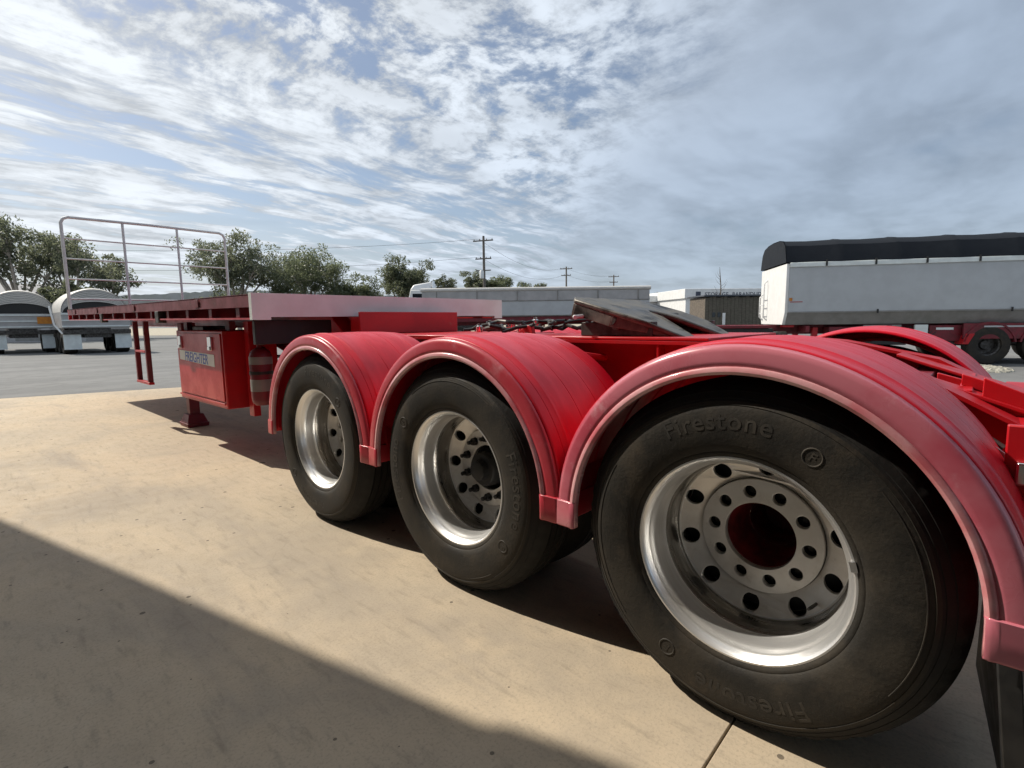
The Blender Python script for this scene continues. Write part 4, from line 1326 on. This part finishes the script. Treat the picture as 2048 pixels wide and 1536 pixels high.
# ---- two round-backed tippers seen from behind, at the left
def rear_tipper(right, ahead, label, amber, lean):
    q = yard(right, ahead)
    # local X points away from the viewer along the body, local Y to the left
    o_ = thing('round_tipper_trailer', label, 'trailer', (q.x, q.y, -0.06), bearing(lean), group='round topped tippers parked across the yard')
    hw = 1.27
    n_ = 22

    def arch(r_, k, zc=1.92, h=1.12):
        a = math.pi * k / n_
        f_ = r_ / hw
        return (hw * (0.84 + 0.16 * f_) * math.cos(a) * (1 if f_ > 0.9 else 0.99), zc + h * max(0.0, (f_ - 0.58) / 0.42 * 0.56 + 0.44) * math.sin(a))
    v = MB()
    for (x, s_) in ((0.0, 0.96), (0.25, 1.0), (7.6, 1.0)):
        for k in range(n_ + 1):
            v.v.append((x, *arch(hw * s_, k)))
    for i in range(2):
        o = i * (n_ + 1)
        v.f += [(o + k, o + k + 1, o + n_ + 2 + k, o + n_ + 1 + k) for k in range(n_)]
    v.build('vault_cover', M['tarp_pale'], o_, angle=30)
    # pale ribbed end band and dark mesh below it
    band = MB()
    for j in range(7):
        f0, f1 = 0.58 + 0.38 * j / 7, 0.58 + 0.38 * (j + 0.82) / 7
        for k in range(n_):
            band.v += [(0.02 + 0.12 * (1 - f0), *arch(hw * f0, k)), (0.02 + 0.12 * (1 - f1), *arch(hw * f1, k)), (0.02 + 0.12 * (1 - f1), *arch(hw * f1, k + 1)), (0.02 + 0.12 * (1 - f0), *arch(hw * f0, k + 1))]
            b0 = len(band.v) - 4
            band.f.append((b0, b0 + 1, b0 + 2, b0 + 3))
    band.build('end_ribs', M['tarp_pale'], o_)
    MB().prism([arch(hw * 0.955, k) for k in range(n_ + 1)], 0, 0.16, 0.20).build('end_mesh', M['black'], o_)
    MB().box(0.0, 7.6, -hw, -hw + 0.06, 1.20, 1.915).build('side_wall', M['silver'], o_)
    MB().box(0.0, 7.6, hw - 0.06, hw, 1.20, 1.915).build('side_wall', M['silver'], o_)
    MB().box(-0.05, 0.0, -hw, hw, 1.20, 1.90).build('tailgate', M['silver'], o_, bevel=0.01)
    for z in (1.28, 1.55, 1.84):
        MB().box(-0.09, -0.051, -hw, hw, z - 0.03, z + 0.03).build('tailgate_rib', M['white'], o_, bevel=0.006)
    if amber:
        MB().box(-0.10, -0.092, -hw + 0.15, -hw + 0.75, 1.42, 1.76).build('rear_marker_plate', M['amber'], o_)
    MB().box(-0.10, 0.05, -hw, hw, 0.92, 1.12).build('bumper', M['steel'], o_, bevel=0.01)
    MB().box(0.0, 7.6, -0.5, 0.5, 0.75, 1.19).build('chassis', M['steel'], o_)
    for s_ in (-1, 1):
        MB().box(0.02, 0.05, s_ * 0.95 - 0.32, s_ * 0.95 + 0.32, 0.22, 0.91).build('mudflap', M['white'], o_)
        for x in (0.75, 2.0, 3.25):
            simple_wheel(o_, x, s_ * 1.0, 0.5, 0.5, -1)
    MB().tube([(-0.12, hw + 0.03, 0.95), (0.10, hw + 0.25, 1.35), (0.35, hw + 0.34, 2.2)], 0.035, 8).build('tarp_arm', M['white_clean'], o_)
    return o_


rear_tipper(-19.45, 24.6, 'round topped silver tipper trailer behind the headboard, right of its twin', False, -47)
rear_tipper(-23.5, 25.2, 'round topped tipper trailer at left edge with amber plate on tailgate', True, -45)

# ---- dark long shed far left
q = yard(-62, 52)
ds = thing('dark_roofed_shed', 'long low shed with slate blue roof behind the left tippers', 'shed', (q.x, q.y, -0.06), bearing(80))
MB().box(0, 13, 0, 12, 0, 4.3).build('wall', M['tub_low'], ds)
MB().prism([(-0.5, 4.301), (12.5, 4.301), (12.5, 4.6), (6, 6.1), (-0.5, 4.6)], 0, -0.4, 13.4).build('roof', M['roof_dark'], ds)
q = yard(-45.5, 44)
tk = thing('tanker_shed', 'low pale shed with flat grey roof right of the left tippers', 'shed', (q.x, q.y, -0.06), bearing(85))
MB().box(0, 9, 0, 6, 0, 2.6).build('wall', M['silver'], tk)
MB().box(-0.3, 9.3, -0.3, 6.3, 2.601, 2.85).build('roof', M['galv'], tk, bevel=0.02)
for k in range(3):
    MB().box(0.6 + 2.8 * k, 2.7 + 2.8 * k, -0.02, -0.001, 0.1, 2.2).build('roller_door', M['tub_low'], tk)

# ---- white building with lettered parapet at the right
q = yard(14.6, 44)
wb = thing('white_building', 'white flat building with dark lettering along its parapet left of the grain tipper', 'building', (q.x, q.y, -0.06), bearing(84))
MB().box(0, 12, 0, 8, 0, 2.95).build('wall', M['white_clean'], wb)
MB().box(-0.15, 12.2, -0.15, 8.2, 2.951, 3.75).build('parapet', M['white_clean'], wb, bevel=0.03)
MB().box(0.8, 1.22, -0.17, -0.151, 3.08, 3.50).build('logo', M['ink'], wb)
for body, cx in (('STORAGE', 2.62), ('BARANDUDA', 5.45)):
    vs, fs = text_geo(body, 0.46, 0.008, spacing=1.05)
    mb = MB()
    mb.add([(cx + u, -0.160 - w, 3.12 + v) for (u, v, w) in vs], fs)
    mb.build('sign_lettering', M['ink'], wb)
for k in range(4):
    MB().box(1.2 + 2.4 * k, 2.6 + 2.4 * k, -0.02, -0.001, 0.9, 2.1).build('window', M['glass'], wb)
q = yard(9.4, 50)
wb2 = thing('low_white_shed', 'low white corrugated shed left of the lettered white building', 'shed', (q.x, q.y, -0.06), bearing(88))
MB().box(0, 6.5, 0, 6, 0, 2.9).build('wall', M['silver'], wb2)
MB().box(-0.2, 6.8, -0.3, 6.2, 2.901, 3.45).build('fascia', M['white_clean'], wb2, bevel=0.02)
for k in range(3):
    MB().box(0.6 + 2.0 * k, 2.1 + 2.0 * k, -0.02, -0.001, 0.0, 2.3).build('roller_door', M['tub_low'], wb2)

# ---- brown boarded store
q = yard(11.25, 30.5)
bs = thing('boarded_store', 'weathered brown boarded store hut in front of the white building', 'hut', (q.x, q.y, -0.06), bearing(88))
MB().box(0.02, 3.46, 0.02, 2.4, 0, 2.48).build('frame', M['bark_dark'], bs)
for k in range(16):
    MB().box(0.218 * k, 0.218 * k + 0.205, -0.02 - 0.006 * (k % 3), 0.019, 0.02, 2.46 + 0.03 * ((k * 7) % 3)).build('board', M['brown'], bs)
MB().box(-0.12, 3.62, -0.16, 2.5, 2.53, 2.62).build('roof', M['roof_dark'], bs, bevel=0.01)
for x in (0.42, 0.74):
    MB().box(x, x + 0.18, -0.045, -0.033, 1.35, 1.62).build('window', M['glass'], bs)
MB().box(1.02, 1.18, -0.10, -0.035, 0.9, 1.58).build('notice_board', M['white_clean'], bs)

# ---- parked utes in the gap behind the fifth wheel horns
def ute(right, ahead, label, colour, brg):
    q = yard(right, ahead)
    u = thing('parked_ute', label, 'ute', (q.x, q.y, -0.06), bearing(brg), group='utes parked behind the trailers')
    MB().prism([(0.0, 0.45), (5.1, 0.45), (5.1, 0.95), (3.65, 1.05), (0.0, 1.05)], 1, -0.9, 0.9).build('body', M[colour], u, bevel=0.06)
    MB().hexa([(1.75, -0.82, 1.052), (3.75, -0.82, 1.052), (3.75, 0.82, 1.052), (1.75, 0.82, 1.052), (1.95, -0.66, 1.76), (3.05, -0.66, 1.76), (3.05, 0.66, 1.76), (1.95, 0.66, 1.76)]).build('cabin', M[colour], u, bevel=0.06)
    for s_ in (-1, 1):
        MB().hexa([(2.0, s_ * 0.815, 1.10), (3.55, s_ * 0.815, 1.10), (3.55, s_ * 0.80, 1.10), (2.0, s_ * 0.80, 1.10), (2.08, s_ * 0.705, 1.66), (3.0, s_ * 0.705, 1.66), (3.0, s_ * 0.69, 1.66), (2.08, s_ * 0.69, 1.66)]).build('side_window', M['glass'], u)
        for x in (0.95, 4.1):
            simple_wheel(u, x, s_ * 0.82, 0.37, 0.24, -1)
        MB().box(5.08, 5.13, s_ * 0.65 - 0.15, s_ * 0.65 + 0.15, 0.72, 0.88).build('headlight', M['chrome'], u, bevel=0.01)
    MB().box(0.1, 1.7, -0.8, 0.8, 1.051, 1.12).build('tray_cover', M['black'], u)
    return u


ute(6.9, 36, 'white parked ute beyond the raised fifth wheel ramps', 'white_clean', 70)
ute(9.2, 39.0, 'silver parked ute just left of the brown boarded hut', 'silver', 84)

# ---- low red roofed house beyond
q = yard(16.0, 112)
rh = thing('red_roofed_house', 'distant low house with red tiled roof beside the small power poles', 'house', (q.x, q.y, -0.06), bearing(92))
MB().box(0, 9, 0, 8, 0, 5.9).build('wall', M['gravel'], rh)
MB().hexa([(-0.6, -0.6, 5.901), (9.6, -0.6, 5.901), (9.6, 8.6, 5.901), (-0.6, 8.6, 5.901), (2.6, 3.6, 8.0), (6.4, 3.6, 8.0), (6.4, 4.4, 8.0), (2.6, 4.4, 8.0)]).build('roof', M['roof_red'], rh)
for x in (1.2, 4.0, 6.8):
    MB().box(x, x + 1.2, -0.03, -0.001, 3.4, 4.7).build('window', M['glass'], rh)

# ------------------------------------------------------------------ power poles and wires
POLES = [(-3.10, 62.0, 11.1, 'tall timber power pole with three crossarms above the silver trailer'),
         (10.2, 97.0, 11.0, 'middle power pole rising right of the row of small trees'),
         (22.6, 116.0, 11.0, 'short looking far power pole beside the red roof')]
heads = []
line_brg = bearing(76)
for k, (rr, ah, h, lab) in enumerate(POLES):
    q = yard(rr, ah)
    pl = thing('power_pole', lab, 'power pole', (q.x, q.y, -0.06), bearing(20), group='timber power poles along the street')
    MB().tube([(0, 0, 0), (0, 0, h * 0.5), (0, 0, h)], [0.19, 0.165, 0.13], 10).build('post', M['pole'], pl)
    arms = ((h - 0.55, 1.25), (h - 2.6, 1.0)) if k == 0 else ((h - 0.4, 1.15), (h - 1.6, 0.9))
    for z, w_ in arms:
        MB().box(-0.20, -0.09, -w_, w_, z - 0.07, z + 0.07).build('crossarm', M['pole'], pl, bevel=0.01)
        for s_ in (-0.9, -0.35, 0.35, 0.9):
            MB().lathe_z([(0.03, 0), (0.055, 0.03), (0.045, 0.07), (0.055, 0.10), (0.02, 0.16)], 8, -0.145, s_ * w_, z + 0.07).build('insulator', M['steel'], pl)
    if k == 0:
        MB().lathe_z([(0.20, 0), (0.26, 0.05), (0.26, 0.85), (0.18, 0.95)], 14, -0.42, 0.12, h - 4.9).build('transformer', M['galv'], pl)
        MB().box(-0.18, -0.10, -0.9, 0.9, h - 4.0, h - 3.88).build('crossarm', M['pole'], pl)
    pl_m = Matrix.Translation((q.x, q.y, -0.06)) @ Matrix.Rotation(bearing(20), 4, 'Z')
    heads.append([[pl_m @ Vector((-0.145, s_ * w_, z + 0.2)) for s_ in (-0.9, 0.35, 0.9)] for z, w_ in arms])


def wire_run(a, b, sag, label):
    pts = []
    for i in range(25):
        u = i / 24
        p_ = a.lerp(b, u)
        p_.z -= sag * 4 * u * (1 - u)
        pts.append(p_)
    mid = pts[0].copy()
    mb_ = MB().tube([q_ - mid for q_ in pts], 0.016, 5)
    o_ = mb_.build('power_wire', M['wire'], None, loc=mid)
    tag(o_, label, 'wire', 'wires strung between the poles')


west = yard(-75, 48)
names = ('upper', 'lower')
for lev in range(2):
    for s_ in (1,):
        wire_run(heads[0][lev][s_], heads[1][lev][s_], 1.6, '%s power wire sagging from the tall pole to the middle pole' % names[lev])
        wire_run(heads[1][lev][s_], heads[2][lev][s_], 0.6, '%s power wire between the middle pole and the far pole' % names[lev])
        wire_run(heads[0][lev][s_], Vector((west.x, west.y + s_ * 0.6, 10.6 - 2.0 * lev)), 1.7, '%s power wire running left from the tall pole' % names[lev])


# ------------------------------------------------------------------ trees
def leaf_cloud(centres, radii, per, size, r_, flat=0.75):
    """leaf sized quads scattered in many small clumps; returns arrays"""
    V, F = [], []
    n = 0
    for c_, rad in zip(centres, radii):
        k = int(1.9 * per * (rad ** 1.5 + 0.16) * r_.uniform(0.7, 1.3))
        d = r_.normal(size=(k, 3))
        d /= np.linalg.norm(d, axis=1)[:, None] + 1e-9
        rr = rad * r_.uniform(0.25, 1.0, size=k) ** 0.6
        pos = np.asarray(c_)[None] + d * rr[:, None] * np.array([1, 1, flat])[None]
        a = r_.normal(size=(k, 3))
        a[:, 2] -= 0.5
        a /= np.linalg.norm(a, axis=1)[:, None]
        b = np.cross(a, r_.normal(size=(k, 3)))
        b /= np.linalg.norm(b, axis=1)[:, None] + 1e-9
        L = 0.86 * size * r_.uniform(0.6, 1.5, size=k)[:, None]
        Wd = L * r_.uniform(0.30, 0.5, size=k)[:, None]
        q = np.stack([pos - a * L * 0.5, pos + b * Wd * 0.5, pos + a * L * 0.5, pos - b * Wd * 0.5], 1)
        V.append(q.reshape(-1, 3))
        F.append(np.arange(n, n + 4 * k).reshape(-1, 4))
        n += 4 * k
    return np.concatenate(V), np.concatenate(F)


def tree(label, right, ahead, height, spread, leaf, bark, seed, trunk_frac=0.3, dens=55, leaf_size=0.26, limbs=7, open_=0.5, name='gum_tree', squash=0.8):
    r_ = np.random.default_rng(seed)
    q = yard(right, ahead)
    o_ = thing(name, label, 'tree', (q.x, q.y, -0.06), r_.uniform(0, 6.28), group='trees beyond the yard')
    tr_ = MB()
    th = height * trunk_frac
    br = 0.028 * height
    lean = r_.uniform(-0.06, 0.06, 2) * height
    tr_.tube([(0, 0, 0), (lean[0] * 0.3, lean[1] * 0.3, th * 0.55), (lean[0] * 0.5, lean[1] * 0.5, th)], [br, br * 0.8, br * 0.68], 8)
    tips = []
    for k in range(limbs):
        az = k * 2.4 + r_.uniform(-0.4, 0.4)
        out = spread * r_.uniform(0.45, 0.95) * (0.45 if k == 0 else 1)
        top = height * r_.uniform(0.62, 0.93) if k else height * 0.9
        s0 = Vector((lean[0] * 0.5, lean[1] * 0.5, th * r_.uniform(0.8, 1.0)))
        e = Vector((math.cos(az) * out, math.sin(az) * out, top - 0.12 * out))
        m1 = s0.lerp(e, 0.35) + Vector((0, 0, 0.06 * height)) + Vector(r_.uniform(-0.25, 0.25, 3))
        m2 = s0.lerp(e, 0.70) + Vector((0, 0, 0.05 * height)) + Vector(r_.uniform(-0.3, 0.3, 3))
        tr_.tube([s0, m1, m2, e], [br * 0.5, br * 0.36, br * 0.22, br * 0.08], 6)
        tips += [(m2, 0.85), (e, 1.0), (m1.lerp(m2, 0.6), 0.6)]
        for j in range(3):
            e2 = m2 + Vector((r_.uniform(-1, 1), r_.uniform(-1, 1), r_.uniform(-0.25, 0.7))) * spread * 0.42
            tr_.tube([m1.lerp(m2, r_.uniform(0.4, 1)), m2.lerp(e2, 0.5) + Vector(r_.uniform(-0.15, 0.15, 3)), e2], [br * 0.22, br * 0.14, br * 0.05], 5)
            tips.append((e2, 0.9))
    tr_.build('trunk', M[bark], o_)
    cs, rs = [], []
    for (c_, s_) in tips:
        for j in range(4):
            cs.append(np.array(c_) + r_.normal(size=3) * spread * 0.16 * np.array([1, 1, squash]))
            rs.append(s_ * spread * r_.uniform(0.13, 0.27) * (1.25 - open_ * 0.5))
    V, F = leaf_cloud(cs, rs, dens, leaf_size, r_)
    keep = V.reshape(-1, 4, 3)[:, :, 2].min(axis=1) > height * 0.16
    V = V.reshape(-1, 4, 3)[keep].reshape(-1, 3)
    F = np.arange(len(V)).reshape(-1, 4)
    link('crown', raw_mesh('crown', V, F, M[leaf]), o_)
    return o_


tree('tall loose gum tree at far left behind the tippers', -45.0, 48, 11.2, 4.6, 'leaf_gum', 'bark', 21, 0.30, 44, 0.30, 8, 0.75)
tree('loose gum tree behind the left half of the headboard', -42.0, 50, 10.2, 4.2, 'leaf_gum', 'bark', 22, 0.32, 44, 0.30, 7, 0.75)
tree('drooping gum tree behind the second headboard post', -41.0, 54, 9.0, 3.0, 'leaf_gum', 'bark', 29, 0.30, 44, 0.30, 6, 0.75)
tree('big pale limbed gum tree right of the headboard', -26.6, 51.5, 10.2, 4.2, 'leaf_gum', 'bark', 23, 0.22, 50, 0.28, 9, 0.6)
tree('green rounded tree behind the pale deck beam', -20.8, 54, 9.1, 4.0, 'leaf_mid', 'bark', 24, 0.18, 62, 0.26, 9, 0.35)
tree('low bushy tree between the two rounded trees', -17.0, 57, 6.3, 3.0, 'leaf_mid', 'bark_dark', 25, 0.15, 60, 0.26, 8, 0.4)
tree('dense dark tree left of the white truck cab', -12.8, 64, 9.7, 2.9, 'leaf_dark', 'bark_dark', 26, 0.16, 80, 0.26, 9, 0.15)
tree('small dark tree right of the white truck cab', -8.6, 66, 7.4, 2.0, 'leaf_dark', 'bark_dark', 27, 0.15, 80, 0.24, 7, 0.2)
tree('grey green tree left of the tall power pole', -4.6, 68, 7.8, 2.0, 'leaf_gum', 'bark', 28, 0.2, 95, 0.26, 7, 0.4)
tree('broad low tree right of the tall power pole', -1.6, 70, 7.3, 2.4, 'leaf_mid', 'bark_dark', 31, 0.16, 100, 0.26, 8, 0.3)
tree('small round tree between the tall and middle poles', 1.6, 72, 6.6, 2.0, 'leaf_mid', 'bark_dark', 32, 0.16, 100, 0.26, 7, 0.3)
tree('last small tree left of the middle pole', 4.6, 74, 6.6, 1.9, 'leaf_gum', 'bark_dark', 33, 0.16, 100, 0.26, 7, 0.3)
tree('dark shrub tree at the right end of the silver trailer', 13.0, 54, 4.8, 1.2, 'leaf_dark', 'bark_dark', 34, 0.3, 80, 0.22, 6, 0.3)
tree('small shrub tree beside the low white shed', 16.2, 58, 4.3, 1.4, 'leaf_dark', 'bark_dark', 35, 0.16, 80, 0.22, 6, 0.3)
tree('low scrub tree behind the headboard feet', -33.0, 62, 4.8, 3.4, 'leaf_dark', 'bark_dark', 36, 0.12, 60, 0.28, 8, 0.3)
tree('dark shrubby tree between the two left tippers', -22.6, 27.0, 3.9, 1.0, 'leaf_dark', 'bark_dark', 37, 0.15, 150, 0.16, 7, 0.1)
tree('scrubby tree behind the foremost guard', -29.5, 60, 5.2, 3.2, 'leaf_dark', 'bark_dark', 38, 0.12, 60, 0.28, 8, 0.3)

# a bare sapling by the white building
q = yard(17.2, 43.2)
bt = thing('bare_sapling', 'thin leafless sapling standing before the lettered white building', 'tree', (q.x, q.y, -0.06))
rb = random.Random(4)
MB().tube([(0, 0, 0), (0.05, 0.02, 2.2), (-0.05, 0.0, 3.9), (-0.30, 0.05, 5.4)], [0.07, 0.055, 0.04, 0.012], 7).build('trunk', M['bark_dark'], bt)
for k in range(14):
    z = 2.2 + 0.2 * k
    az = rb.uniform(0, 6.28)
    ln = 0.9 - 0.035 * k
    x0 = -0.02 * k
    MB().tube([(x0, 0.02, z), (x0 + 0.5 * ln * math.cos(az), 0.5 * ln * math.sin(az), z + 0.42 * ln), (x0 + 0.8 * ln * math.cos(az), 0.8 * ln * math.sin(az), z + 1.0 * ln)], [0.016, 0.010, 0.004], 5).build('branch', M['bark_dark'], bt)
